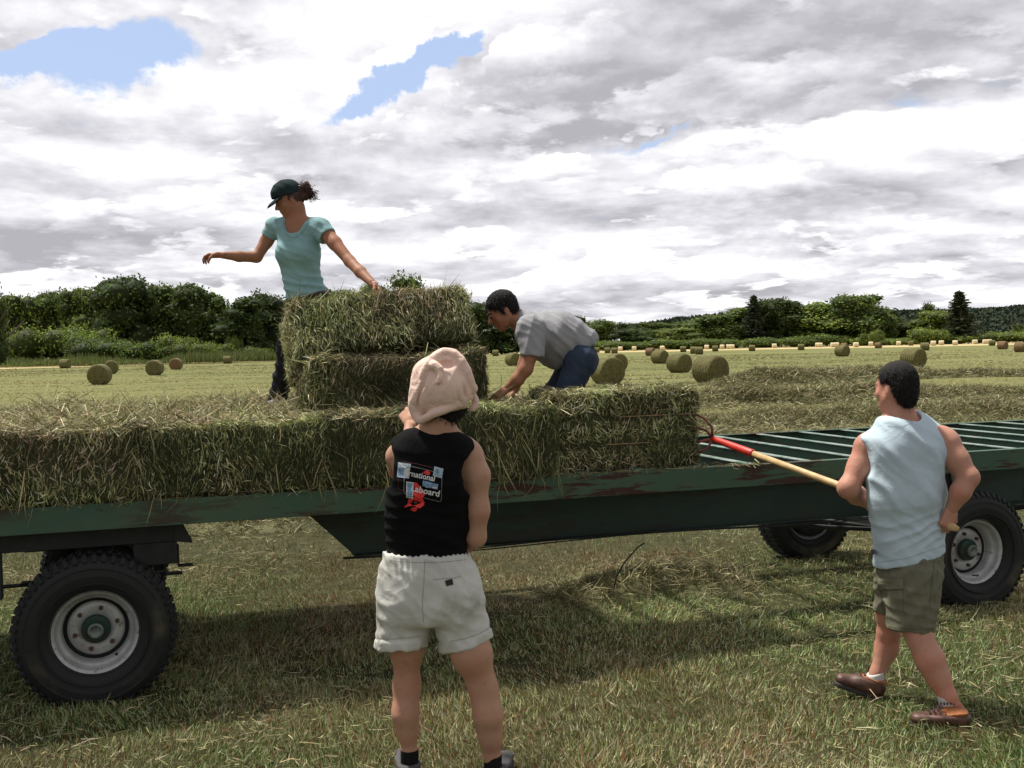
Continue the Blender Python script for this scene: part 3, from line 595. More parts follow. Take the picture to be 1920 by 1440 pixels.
for px, h in [(1119, 10), (1139, 11), (1152, 12), (1281, 11.5), (1301, 14), (1311, 15), (1341, 11.5), (1410, 12), (1502, 12), (1708, 9), (1860, 11)]:
    gi += 1; round_bale(px, h, 80, 'far greenish bale near the tree line, ' + ORD[gi] + ' from the left', 'g', 'far greenish bales near the tree line', parts=False)
gi = -1
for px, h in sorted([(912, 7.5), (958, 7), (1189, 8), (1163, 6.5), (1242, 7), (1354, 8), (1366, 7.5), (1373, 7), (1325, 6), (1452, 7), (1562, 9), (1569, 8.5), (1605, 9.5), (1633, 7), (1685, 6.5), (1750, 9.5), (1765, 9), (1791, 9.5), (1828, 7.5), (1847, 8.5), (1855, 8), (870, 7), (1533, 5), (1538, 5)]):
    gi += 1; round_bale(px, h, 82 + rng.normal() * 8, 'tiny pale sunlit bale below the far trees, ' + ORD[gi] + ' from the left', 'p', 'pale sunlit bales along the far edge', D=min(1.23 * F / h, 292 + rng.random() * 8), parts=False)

# ------------------------------------------------------------ flatbed wagon
AN = math.radians(18.4); UX, UY = math.cos(AN), math.sin(AN); V0, V1 = 5.93, 8.02; DK = 1.04
def wp(u, v, z): return np.array([u * UX - v * UY, u * UY + v * UX, z])
def green_mat(name, base=(.042, .094, .058), rust=.5, streak=1.0, rough=.55):
    m, t, b = mat_new(name); co = objco(t); x, y, z = t.sep(co)
    c = t.mix(t.smooth(t.noise(co, 2.2, 6, .6), .35, .7), base, (base[0] * 1.5, base[1] * 1.15, base[2] * 1.0))
    dirt = t.noise(co, 3.0, 6, .7, .5); c = t.mix(t.smooth(dirt, .5, .75, 0, .55), c, (.065, .06, .04))
    mp = t.new('ShaderNodeMapping'); t.link(co, mp.inputs[0]); mp.inputs['Scale'].default_value = (1.2, 1, 9)
    patch = t.m('MULTIPLY', t.smooth(t.noise(mp.outputs[0], 1.3, 7, .7, .2), .50, .56), t.smooth(t.noise(co, .5, 2), .46, .54))
    spots = t.smooth(t.noise(co, 26, 5, .7), .66, .69)
    clus = t.smooth(t.noise(co, 1.7, 2), .45, .6)
    rs = t.m('MULTIPLY', t.m('MAXIMUM', patch, t.m('MULTIPLY', spots, clus)), rust, clamp=True)
    c = t.mix(rs, c, t.mix(t.noise(co, 30, 4), (.028, .014, .012), (.075, .035, .022)))
    t.link(c, b.inputs['Base Color']); t.link(t.m('ADD', rough, t.m('MULTIPLY', rs, .35)), b.inputs['Roughness']); b.inputs['Specular IOR Level'].default_value = .4
    bump_in(t, b, t.m('ADD', t.m('MULTIPLY', rs, -.4), t.m('MULTIPLY', t.noise(co, 60, 4), .25)), .4, .004); return m
M_GREEN = green_mat('green_paint', rust=1.0); M_GREEN2 = green_mat('green_paint_beams', (.04, .11, .075), .45); M_GREEND = green_mat('green_paint_chassis', (.013, .036, .028), .4)
M_DARK = plain('greasy_dark_steel', (.012, .014, .013), .7, nscale=12, var=.4, bump=.3)
def sky_flange_mat():                 # cross members: sky reflection put into the top flange's colour, with green and rust
    m, t, b = mat_new('sky_lit_flange'); co = objco(t); c = t.mix(t.smooth(t.noise(co, 7, 5, .7), .4, .62), (.25, .30, .265), (.07, .15, .105)); c = t.mix(t.smooth(t.noise(co, 11, 4), .6, .7), c, (.12, .06, .035))
    t.link(c, b.inputs['Base Color']); b.inputs['Roughness'].default_value = .5; b.inputs['Metallic'].default_value = .15; return m
M_SKY_FLANGE = sky_flange_mat()
wagon = empty('hay_wagon', wp(-1.7, V0, 0), AN)
tag(wagon, 'long green steel flatbed hay wagon with open cross beams and rusty side rail', 'wagon')
OU, OV = -1.7, V0
def wl(u, v, z): return (u - OU, v - OV, z)       # wagon coordinates from its rear near corner
UE = 7.6; RH = .135
def wbox(m, u0, u1, v0, v1, z0, z1): a, b_ = wl(u0, v0, z0), wl(u1, v1, z1); return m.box(a, b_)
def rail(vo, sgn, mat):         # channel section: web outside, flanges inward
    m = MB(); wbox(m, OU, UE, min(vo, vo + sgn * .010), max(vo, vo + sgn * .010), DK - RH, DK)
    wbox(m, OU, UE, min(vo + sgn * .010, vo + sgn * .062), max(vo + sgn * .010, vo + sgn * .062), DK - .010, DK - .001)
    wbox(m, OU, UE, min(vo + sgn * .010, vo + sgn * .062), max(vo + sgn * .010, vo + sgn * .062), DK - RH + .001, DK - RH + .011)
    return m.build('side_rail', mat, wagon, bevel=.003)
r1 = rail(V0, 1, M_GREEN); r2 = rail(V1, -1, M_GREEN)
for uu, s in ((OU, 1), (UE, -1)):
    m = MB(); wbox(m, min(uu, uu + s * .06), max(uu, uu + s * .06), V0 + .064, V1 - .064, DK - RH + .002, DK - .003); m.build('end_rail', M_GREEN, wagon, bevel=.003)
u = OU + .35; ci = 0
while u < UE - .2:
    m = MB(); wbox(m, u - .004, u + .004, V0 + .064, V1 - .064, DK - .105, DK - .012)
    xm = m.build('cross_member', M_GREEN2, wagon)
    f = MB(); wbox(f, u - .028, u + .028, V0 + .064, V1 - .064, DK - .0118, DK - .004); f.build('top_flange', M_SKY_FLANGE, xm, bevel=.002)
    u += .41; ci += 1
for vv in (V0 + .48, V1 - .56):   # deep chassis beams with a tapered rear end
    bo, to = .59, DK - RH - .001
    poly = [(.42, to), (.62, to - .06), (1.08, bo), (6.2, bo), (6.6, to), (5, to)]
    m = MB(); M = Matrix.Translation(Vector(wl(0, vv, 0)))
    m.prism([(a, c) for a, c in [(.80, to), (1.12, bo), (UE - .5, bo), (UE - .1, to)]], 0, .012, M)
    wbox(m, 1.12, UE - .5, vv - .05, vv - .0005, bo - .008, bo); wbox(m, 1.12, UE - .5, vv + .0125, vv + .07, bo - .008, bo)
    wbox(m, OU + .1, UE - .1, vv - .03, vv - .0008, to - .055, to); m.build('chassis_beam', M_GREEND, wagon)
# rear bogie box under the bed
m = MB(); wbox(m, OU + .1, .10, V0 + .12, V0 + .24, .80, DK - RH - .002)
m.prism([(.102, .90), (.14, .905), (.20, .785), (.102, .80)], .12, .24, Matrix.Translation(Vector(wl(0, V0, 0))))
wbox(m, -.1, .12, V0 + .13, V0 + .23, .68, .799); wbox(m, .1201, .20, V0 + .15, V0 + .22, .655, .662); wbox(m, .1201, .13, V0 + .15, V0 + .22, .6625, .77)
m.build('rear_subframe', M_DARK, wagon, bevel=.004)
m = MB(); wbox(m, OU + .1, -.74, V0 + .14, V0 + .22, .56, .798); m.build('mudguard_bracket', M_DARK, wagon)
# front turntable and bolsters
m = MB(); wbox(m, 4.95, 5.75, V0 + .15, V0 + .28, .66, DK - RH - .002); wbox(m, 5.14, 5.28, V0 + .06, V0 + .149, .70, DK - RH - .003); wbox(m, 5.76, UE - .2, V0 + .17, V0 + .25, .74, DK - RH - .002)
m.build('front_subframe', M_GREEND, wagon, bevel=.004)
m = MB().lathe([(.35, .54), (.5, .54), (.5, .60), (.35, .60)], wl(5.25, (V0 + V1) / 2, 0), (0, 0, 1), 40, closed=True); m.build('turntable_ring', M_DARK, wagon, smooth=False)
for uu in (-.31, 5.19):
    m = MB(); wbox(m, uu - .045, uu + .045, V0 + .27, V1 - .3, .36, .45)
    for vv in (V0 + .46, V1 - .52): wbox(m, uu - .06, uu + .06, vv - .05, vv + .05, .4502, .56)
    m.build('axle', M_DARK, wagon, bevel=.004)
    for vv in (V0 + .46, V1 - .52):
        m = MB()
        for k in range(4): L = .46 - k * .09; wbox(m, uu - L, uu + L, vv - .03, vv + .03, .561 + k * .011, .571 + k * .011)
        m.build('leaf_spring', M_DARK, wagon)
m = MB().tube([wl(5.75, 6.6, .5), wl(UE + .2, 6.95, .52), wl(UE + 1.6, 6.98, .5)], .035, 8).tube([wl(5.75, 7.4, .5), wl(UE + .2, 7.03, .52)], .035, 8); m.build('drawbar', M_DARK, wagon, smooth=True)
m = MB()
for dz, ph in ((0, 0), (.02, .35)):
    m.tube([wl(1.05 + .25 * k, V0 + .42, .578 + dz * .5 - .012 * math.sin(k * .6 + ph) - .0006 * k) for k in range(17)], .004, 6)
m.build('brake_rod', M_DARK, wagon, smooth=True)
m = MB().tube([wl(2.98, V0 + .41, .525), wl(2.93, V0 + .41, .50), wl(2.84, V0 + .40, .42), wl(2.78, V0 + .40, .33), wl(2.76, V0 + .4, .26)], .005, 6); m.build('hanging_wire', M_DARK, wagon, smooth=True)
m = MB().tube([wl(4.55, 7.0, .50), wl(5.1, 6.5, .42)], .014, 6).tube([wl(4.3, 7.45, .5), wl(4.95, 6.7, .56)], .012, 6).tube([wl(4.1, 6.45, .545), wl(4.9, 6.5, .45), wl(5.2, 6.6, .43)], .016, 6)
m.build('steering_linkage', M_DARK, wagon, smooth=True)

# wheels
def tyre_mat():
    m, t, b = mat_new('tyre_rubber'); co = objco(t); x, y, z = t.sep(co); r = t.m('SQRT', t.m('ADD', t.m('MULTIPLY', x, x), t.m('MULTIPLY', z, z)))
    c = t.mix(t.noise(co, 7, 5), (.005, .006, .006), (.014, .015, .014))
    dust = t.m('MULTIPLY', t.smooth(t.noise(co, 2.6, 4, .6), .5, .68), t.m('MULTIPLY', t.smooth(r, .27, .31), t.m('SUBTRACT', 1.0, t.smooth(r, .33, .36))))
    c = t.mix(t.m('MULTIPLY', dust, .8), c, (.085, .075, .038)); t.link(c, b.inputs['Base Color']); b.inputs['Roughness'].default_value = .75; bump_in(t, b, t.noise(co, 50, 4), .3, .004); return m
M_TYRE = tyre_mat(); 
def rim_mat():
    m, t, b = mat_new('rim_paint'); co = objco(t); c = t.mix(t.smooth(t.noise(co, 9, 6, .7), .35, .7), (.50, .51, .50), (.34, .34, .33)); c = t.mix(t.smooth(t.noise(co, 30, 4, .7), .6, .68, 0, .8), c, (.14, .075, .045))
    t.link(c, b.inputs['Base Color']); b.inputs['Roughness'].default_value = .45; b.inputs['Metallic'].default_value = .25; return m
M_RIM = rim_mat(); M_NUT = plain('rusty_nut', (.10, .05, .035), .7, nscale=60, var=.4); M_HUB = green_mat('hub_green', (.018, .05, .036), .5); M_CAP = plain('hub_cap_grease', (.16, .19, .17), .35, .3, nscale=30)
WR, WW = .405, .27
def tyre_mesh():
    m = MB(); hw = WW / 2; bead = .212
    prof = [(bead, -hw + .055), (bead + .012, -hw + .035), (.25, -hw + .012), (.30, -hw), (.345, -hw + .006), (.375, -hw + .022), (WR - .012, -hw + .045), (WR - .010, 0), (WR - .012, hw - .045), (.375, hw - .022), (.345, hw - .006), (.30, hw), (.25, hw - .012), (bead + .012, hw - .035), (bead, hw - .055)]
    m.lathe(prof, (0, 0, 0), (0, 1, 0), 72)
    # moulded rings and tread lugs
    for s in (-1, 1):
        for rr in (.262, .338): m.lathe([(rr - .004, s * (hw - .004)), (rr, s * (hw + (.004 if rr < .3 else -.001))), (rr + .004, s * (hw - .004))], (0, 0, 0), (0, 1, 0), 72)
    nl = 52
    for k in range(nl):
        for s in (-1, 1):
            a = 2 * math.pi * (k + (.5 if s > 0 else 0)) / nl; M = Matrix.Rotation(a, 4, 'Y')
            # shoulder lug: wraps from tread onto the side wall
            P = [(-.010, s * .008, WR - .012), (.010, s * .008, WR - .012), (.018, s * (hw - .03), WR - .014), (-.010, s * (hw - .03), WR - .014), (.018, s * (hw - .012), .372), (-.008, s * (hw - .012), .372),
                 (-.009, s * .010, WR + .001), (.009, s * .010, WR + .001), (.012, s * (hw - .038), WR - .001), (-.007, s * (hw - .038), WR - .001), (.012, s * (hw - .009), .376), (-.005, s * (hw - .009), .376)]
            Fc = [(6, 7, 8, 9), (9, 8, 10, 11), (0, 6, 9, 3), (1, 2, 8, 7), (3, 9, 11, 5), (2, 4, 10, 8), (5, 11, 10, 4), (0, 1, 7, 6)]
            m.add([M @ Vector(p) for p in P], Fc)
    me = bpy.data.meshes.new('tyre'); me.from_pydata(m.v, [], m.f); me.update(); me.materials.append(M_TYRE); return me
def rim_mesh():
    m = MB(); hw = WW / 2 - .045
    m.lathe([(.217, -hw - .006), (.222, -hw + .002), (.216, -hw + .012), (.200, -hw + .014), (.194, -hw + .03), (.190, -hw + .055), (.178, -hw + .066), (.168, -hw + .072), (.166, -hw + .11), (.160, -hw + .135), (.150, -hw + .138), (.140, -hw + .122), (.128, -hw + .115), (.060, -hw + .113), (.058, -hw + .125), (.0, -hw + .125)], (0, 0, 0), (0, 1, 0), 64)
    m.lathe([(.217, hw + .006), (.200, hw - .014), (.19, hw - .06), (.166, -hw + .142), (.05, -hw + .13), (.0, -hw + .13)], (0, 0, 0), (0, 1, 0), 48)
    me = bpy.data.meshes.new('rim'); me.from_pydata(m.v, [], m.f); me.update(); me.materials.append(M_RIM); return me, -hw + .113
TY = tyre_mesh(); RM, NY = rim_mesh()
def hub_meshes():
    m = MB().lathe([(.072, NY - .001), (.072, NY - .028), (.067, NY - .034), (.046, NY - .036), (.044, NY - .058), (.038, NY - .064), (.0, NY - .064)], (0, 0, 0), (0, 1, 0), 40)
    hub = bpy.data.meshes.new('hub'); hub.from_pydata(m.v, [], m.f); hub.materials.append(M_HUB)
    m = MB().lathe([(.040, NY - .0635), (.038, NY - .072), (.027, NY - .074), (.025, NY - .068), (.0, NY - .068)], (0, 0, 0), (0, 1, 0), 32)
    cap = bpy.data.meshes.new('hub_cap'); cap.from_pydata(m.v, [], m.f); cap.materials.append(M_CAP)
    m = MB().lathe([(.0125, NY - .0005), (.0125, NY - .013), (.006, NY - .013), (.005, NY - .022), (.0, NY - .022)], (0, 0, 0), (0, 1, 0), 6)
    nut = bpy.data.meshes.new('wheel_nut'); nut.from_pydata(m.v, [], m.f); nut.materials.append(M_NUT)
    m = MB().tube([(.13, -WW / 2 + .1, -.10), (.128, -WW / 2 + .06, -.098), (.120, -WW / 2 + .045, -.09)], .005, 6); v = bpy.data.meshes.new('valve'); v.from_pydata(m.v, [], m.f); v.materials.append(M_DARK)
    return hub, cap, nut, v
HUB, CAP, NUT, VLV = hub_meshes()
_m = MB().lathe([(.0, WW / 2 - .10), (.188, WW / 2 - .10), (.188, WW / 2 - .03), (.165, WW / 2 - .02), (.0, WW / 2 - .02)], (0, 0, 0), (0, 1, 0), 40); DRUM = bpy.data.meshes.new('brake_drum'); DRUM.from_pydata(_m.v, [], _m.f); DRUM.materials.append(M_DARK)
def wheel(u, v, flip=False, spin=0.0):
    r = empty('wheel'); r.parent = wagon; r.location = wl(u, v, WR - .03); r.rotation_euler = (0, spin, 0) if not flip else (0, spin, math.pi)
    for nm, me, sm in (('tyre', TY, False), ('rim', RM, True), ('hub', HUB, True), ('hub_cap', CAP, True), ('valve', VLV, True)):
        o = link_mesh(nm, me, None, r, smooth=False)
        if sm: me.polygons.foreach_set('use_smooth', np.ones(len(me.polygons), bool))
    link_mesh('brake_drum', DRUM, None, r, smooth=True)
    for k in range(6):
        a = 2 * math.pi * k / 6; o = link_mesh('wheel_nut', NUT, None, r, smooth=False); o.location = (math.sin(a) * .108, 0, math.cos(a) * .108)
    return r
wheel(-.295, V0 + WW / 2 - .03, spin=.25); wheel(5.19, V0 + WW / 2 - .1, spin=.9); wheel(-.31, V1 - WW / 2 - .02, True, .5); wheel(5.16, V1 - WW / 2 - .03, True, .1)

# ------------------------------------------------------------ small square bales
M_TWINE = plain('twine', (.45, .28, .16), .8, nscale=200, var=.2, bump=0)
BALE_BASE = np.array([.045, .052, .022])
def bale(name, loc, size, rot, n, label, group, wts=(3.5, 4, 3, .9, 1.8, 2.5), mess=1.0, vertical=.6, slen=.050, top_long=.3, twine=True, tufts=0, bright=1.0, sag=.02, seed=None, edgewise=False):
    """loc: centre of the bottom; rot: 3x3 or angle"""
    L, Wd, Ht = size; sd_ = rng.random() * 50 if seed is None else seed
    # rounded, uneven block
    n1, n2, n3 = 22, 12, 10; V = []; Fq = []; base = 0
    def shape(P):                # unit cube surface -> lumpy block
        Q = P * np.array([L / 2, Wd / 2, Ht / 2]); r = .05
        inner = np.clip(Q, -np.array([L / 2, Wd / 2, Ht / 2]) + r, np.array([L / 2, Wd / 2, Ht / 2]) - r); dd = Q - inner; ln = np.linalg.norm(dd, axis=-1, keepdims=True) + 1e-9
        Q = inner + dd / ln * r; nn = dd / ln; Q = Q + nn * (fbm(Q + sd_, 5, 3)[..., None] * .05 + fbm(Q + sd_, 1.7, 2)[..., None] * sag * 2)
        if edgewise: zz = Q[..., 2] + Ht / 2; Q = Q - nn * (.022 * (np.exp(-((zz - Ht * .33) / .02) ** 2) + np.exp(-((zz - Ht * .68) / .02) ** 2)))[..., None]
        return Q + np.array([0, 0, Ht / 2]), nn
    for ax in range(3):
        for s in (-1, 1):
            a, b_ = [(n2, n3), (n1, n3), (n1, n2)][ax]; A, B = np.meshgrid(np.linspace(-1, 1, a + 1), np.linspace(-1, 1, b_ + 1), indexing='ij')
            P = np.zeros(A.shape + (3,)); o_ = [i for i in range(3) if i != ax]; P[..., o_[0]] = A; P[..., o_[1]] = B; P[..., ax] = s
            Q, _ = shape(P.reshape(-1, 3)); idx = np.arange(A.size).reshape(A.shape) + base; V.append(Q)
            q = np.stack([idx[:-1, :-1], idx[1:, :-1], idx[1:, 1:], idx[:-1, 1:]], -1).reshape(-1, 4)
            Fq.append(q if (s > 0) ^ (ax == 1) else q[:, ::-1]); base += A.size
    V = np.concatenate(V); bc = BALE_BASE * (1 + .8 * fbm(V + sd_, 9, 3)[:, None]) * np.array([1, 1, 1])
    # stalks
    areas = np.array([Wd * Ht, Wd * Ht, L * Ht, L * Ht, L * Wd * 1.3, L * Wd * .3]); fc = rng.choice(6, n, p=areas / areas.sum())
    P = rng.random((n, 3)) * 2 - 1; nr = np.zeros((n, 3))
    for k in range(6): ax, s = k // 2, (-1 if k % 2 == 0 else 1); s = s if ax < 2 else -s; mk = fc == k; P[mk, ax] = s; nr[mk, ax] = s
    Q, _ = shape(P); d = rng.normal(size=(n, 3)); d[:, 0] *= .55; side = nr[:, 2] == 0; d[side, 2] *= (1 + 1.6 * vertical); d[~side, 0] *= 1.5
    d -= nr * (d * nr).sum(1, keepdims=True); d /= np.linalg.norm(d, axis=1, keepdims=True) + 1e-9
    flow = fbm(Q + sd_ + 20, 6, 2)[:, None] * 1.3; d = d + np.roll(d, 1, axis=1) * flow
    d = d + nr * (.12 + .38 * mess * np.abs(rng.normal(size=(n, 1)))) ; d /= np.linalg.norm(d, axis=1, keepdims=True)
    ln = slen * (.45 + .9 * rng.random(n) ** 1.5) * (1 + 1.2 * (rng.random(n) < .04)); ln[nr[:, 2] > 0] *= (1 + top_long)
    edge = (np.abs(P) > .93).sum(1) > 1; ln[edge] *= 1.25
    wdt = .0034 + .003 * rng.random(n) ** 2
    col = pick(HAYC, wts, n, .25) * bright; patch = np.clip(1 + 1.5 * fbm(Q + sd_ + 5, 4, 3), .35, 1.6)[:, None]; col = col * patch
    if edgewise: col = col * (1 - .6 * (np.exp(-((Q[:, 2] - Ht * .33) / .022) ** 2) + np.exp(-((Q[:, 2] - Ht * .68) / .022) ** 2)))[:, None]
    gr = np.clip(fbm(Q + sd_ + 40, 3, 2), -.4, .4)[:, None]; col = np.clip(col * (1 + gr * np.array([[-.15, .2, -.2]])), .006, .8)
    base_p = Q - d * ln[:, None] * .35 + nr * .004
    if tufts:                    # long hanging wisps on the near face
        m_ = tufts; cxs = rng.random(m_) * 2 - 1; P2 = np.stack([cxs, -np.ones(m_), rng.random(m_) * 1.9 - .9], -1); Q2, _ = shape(P2); Q2[:, 1] -= .015
        cl = np.round(cxs * 4) / 4; Q2[:, 0] = Q2[:, 0] * .4 + cl * L / 2 * .6
        v2 = np.stack([rng.normal(size=m_) * .35, -.1 - .25 * rng.random(m_), -np.ones(m_)], -1) * (.08 + .14 * rng.random(m_))[:, None]
        base_p = np.concatenate([base_p, Q2]); d = np.concatenate([d * ln[:, None], v2]); wdt = np.concatenate([wdt, .004 + .003 * rng.random(m_)]); col = np.concatenate([col, pick([(.3, .28, .13), (.4, .36, .2), (.18, .2, .08)], [2, 2, 2], m_) * bright])
    else: d = d * ln[:, None]
    o = ribbons(name, base_p, d, wdt, col, M_HAY, .28, extra=(V, Fq, bc))
    R3 = Matrix.Rotation(rot, 3, 'Z') if not isinstance(rot, Matrix) else rot
    o.matrix_world = Matrix.Translation(Vector([float(c) for c in loc])) @ R3.to_4x4()
    tag(o, label, 'hay bale', group)
    if twine:
        tw = MB()
        for yy in (-Wd * .2, Wd * .2):
            rr = [(L / 2 + .004, .05), (L / 2 + .004, Ht - .05), (L / 2 - .05, Ht + .006), (0, Ht + .0), (-L / 2 + .05, Ht + .006), (-L / 2 - .004, Ht - .05), (-L / 2 - .004, .05), (-L / 2 + .05, .0), (L / 2 - .05, .0), (L / 2 + .004, .05)]
            if edgewise: zz = Ht * (.33 if yy < 0 else .68); tw.tube([(L / 2 - .02, -Wd / 2 + .012, zz), (L / 2 + .004, -Wd / 2 + .05, zz), (L / 2 + .004, Wd / 2 - .05, zz), (L / 2 - .02, Wd / 2 - .01, zz), (-L / 2 + .02, Wd / 2 - .01, zz), (-L / 2 - .004, 0, zz), (-L / 2 + .02, -Wd / 2 + .012, zz), (0, -Wd / 2 + .008, zz), (L / 2 - .02, -Wd / 2 + .012, zz)], .0028, 5, False)
            else: tw.tube([(a, yy, c) for a, c in rr], .0028, 5, False)
        t_ = tw.build('twine', M_TWINE, o, True)
    return o
GB = 'square bales laid on the wagon bed'
LB = 'front row square hay bale on the wagon, '
fr = [(-1.55, .97, .355, LB + 'cut by the left edge'), (-.575, .97, .36, LB + 'above the rear wheel'), (.40, .97, .375, LB + 'in front of the standing woman'), (1.375, .97, .385, LB + 'behind the back of the woman in the head scarf')]
for i, (uc, L, h, lb) in enumerate(fr):
    if i == 3: continue
    bale('hay_bale', wp(uc + .0, V0 + .235, DK + .002), (L + .02, .47, h), AN + rng.normal() * .01, 14000, lb, GB, tufts=24, mess=.5, bright=1.22)
bale('hay_bale', wp(1.0 + .05, V0 + .235, DK + .002), (.47, .47, .38), AN, 7000, LB + 'behind the woman in the head scarf', GB, tufts=14, mess=.5)
bale('hay_bale', wp(1.76, V0 + .225, DK + .002), (.96, .49, .40), AN - .01, 14000, 'shaggy square hay bale ending the front row, wisps hanging over the rail', GB, tufts=110, mess=.8)
nm = {1: 'second', 2: 'third', 3: 'farthest'}
for r in (1, 2, 3):
    for i in range(4):
        uc = -1.2 + .975 * i + (.2 if r == 2 else 0); h = .37 - .012 * r + rng.normal() * .008
        if r == 3 and i == 3: uc -= .1
        bale('hay_bale', wp(uc, V0 + .235 + r * .505, DK + .002), (.97, .5, h), AN + rng.normal() * .02, 3200, f'hay bale in the {nm[r]} row across the wagon, ' + ['at its left end', 'second from its left end', 'third from its left end', 'at its right end'][i], GB, mess=1.3, slen=.085, wts=(2, 4, 4, 1.4, 2.6, 1.5), bright=1.15, twine=False)
# the bale on edge at the fork, tilted a touch
bale('hay_bale', wp(2.74, V0 + .30, DK + .002), (.98, .36, .47), AN + .02, 13000, 'hay bale on edge on the open beams, stuck with the red pitchfork', GB, wts=(3, 4.5, 4, .7, 2, 1.2), mess=.7, vertical=.0, slen=.055, bright=1.4, sag=.012, edgewise=True)
# stacked pair
Rz = Matrix.Rotation(AN + .06, 3, 'Z')
GS = 'pair of bales stacked in front of the standing woman'
bale('hay_bale', wp(1.40, 6.52, 1.385), (1.05, .46, .37), Rz @ Matrix.Rotation(-.02, 3, 'Y'), 16000, 'dark lower bale of the stacked pair behind the woman in the head scarf', GS, mess=.7, vertical=.6, slen=.06, wts=(3.5, 3.8, 2.4, .8, 1.1, 2.4), bright=1.15)
bale('hay_bale', wp(1.375, 6.60, 1.72), (1.09, .48, .34), Rz @ Matrix.Rotation(-.085, 3, 'Y') @ Matrix.Rotation(-.50, 3, 'X'), 17000, 'upper bale of the stacked pair, tipped forward under the hand of the standing woman', GS, mess=.9, vertical=.8, slen=.07, wts=(3, 4, 3.2, .5, 2, 1.6), bright=1.3)
# loose hay spread over the top of the load
def loose_top(n):
    u = -1.7 + 4.1 * rng.random(n); v = V0 - .0 + 2.08 * rng.random(n) ** .85; P = np.stack([u * UX - v * UY, u * UY + v * UX, np.zeros(n)], -1)
    lump = np.clip(fbm(P, 2.4, 3), -.2, .5); back = np.clip((v - V0) / 2.0, 0, 1); z = DK + .37 + (.015 + .12 * np.clip(lump, 0, 1)) * rng.random(n) * (.25 + 1.0 * back) + .008; P[:, 2] = z
    keep = ~((u > .8) & (u < 1.9) & (v > 6.3) & (v < 6.8)); P = P[keep]; k = len(P); a = rng.random(k) * 6.28
    vec = np.stack([np.cos(a), np.sin(a), .1 + .38 * rng.normal(size=k)], -1) * (.05 + .13 * rng.random(k) ** 2)[:, None]
    o = ribbons('loose_hay', P, vec, .0034 + .003 * rng.random(k), pick(HAYC, (1.5, 4, 5, 1, 3.5, 1), k) * 1.1, M_HAY, .35); tag(o, 'loose hay strewn over the top of the front bales on the wagon', 'hay', kind='stuff')
loose_top(26000)
def wisps(n):                    # dropped stalks along the rail and beams
    u = -1.6 + 5.2 * rng.random(n); P = np.array([wp(a, V0 + .02 + .03 * rng.random(), DK + .004) for a in u]); a = rng.random(n) * 6.28
    vec = np.stack([np.cos(a), np.sin(a), -.25 * rng.random(n)], -1) * (.04 + .07 * rng.random(n))[:, None]
    o = ribbons('hay_wisps', P, vec, .004 * np.ones(n), pick([(.4, .36, .2), (.28, .26, .12)], [1, 1], n), M_HAY, .3); tag(o, 'stray hay stalks caught along the near rail of the wagon', 'hay', kind='stuff')
wisps(900)

# ------------------------------------------------------------ pitchfork
M_WOOD = plain('fork_handle_wood', (.55, .37, .17), .5, nscale=14, var=.2, bump=.1); M_RED = plain('red_paint', (.55, .035, .02), .45, nscale=14, var=.25, bump=.1); M_TINE = plain('worn_red_tine', (.22, .045, .035), .5, .2, nscale=18, var=.7, bump=.2)
FA, FB = W(1335, 822, 6.72), W(1796, 992, 5.12)
def fk(t): return FA + (FB - FA) * t
fork = empty('pitchfork', fk(0)); tag(fork, 'long pitchfork with red socket and curved red tines held by the man in pale blue', 'pitchfork')
fl = lambda p: tuple(np.asarray(p) - fk(0))
MB().tube([fl(fk(t)) for t in (.20, .4, .6, .8, .985, 1.0)], [.0175, .0185, .019, .019, .0185, .012], 14).build('handle', M_WOOD, fork, True)
MB().tube([fl(fk(t)) for t in (0, .03, .08, .16, .205, .21)], [.014, .019, .021, .023, .024, .021], 14).build('socket', M_RED, fork, True)
for pts in ([(1336, 820), (1335, 801), (1321, 785), (1299, 774), (1269, 767), (1240, 762)], [(1333, 818), (1324, 807), (1299, 800), (1262, 794), (1230, 789)], [(1333, 823), (1310, 829), (1285, 822), (1251, 817), (1222, 813)], [(1333, 824), (1332, 832), (1324, 843), (1308, 848), (1276, 841), (1231, 838)]):
    q = [fl(W(x, y, 6.72 + (1335 - x) * .0022)) for x, y in pts]; MB().tube(q, [.009, .0075, .0065, .006, .0052, .003][:len(q)], 8).build('tine', M_TINE, fork, True)
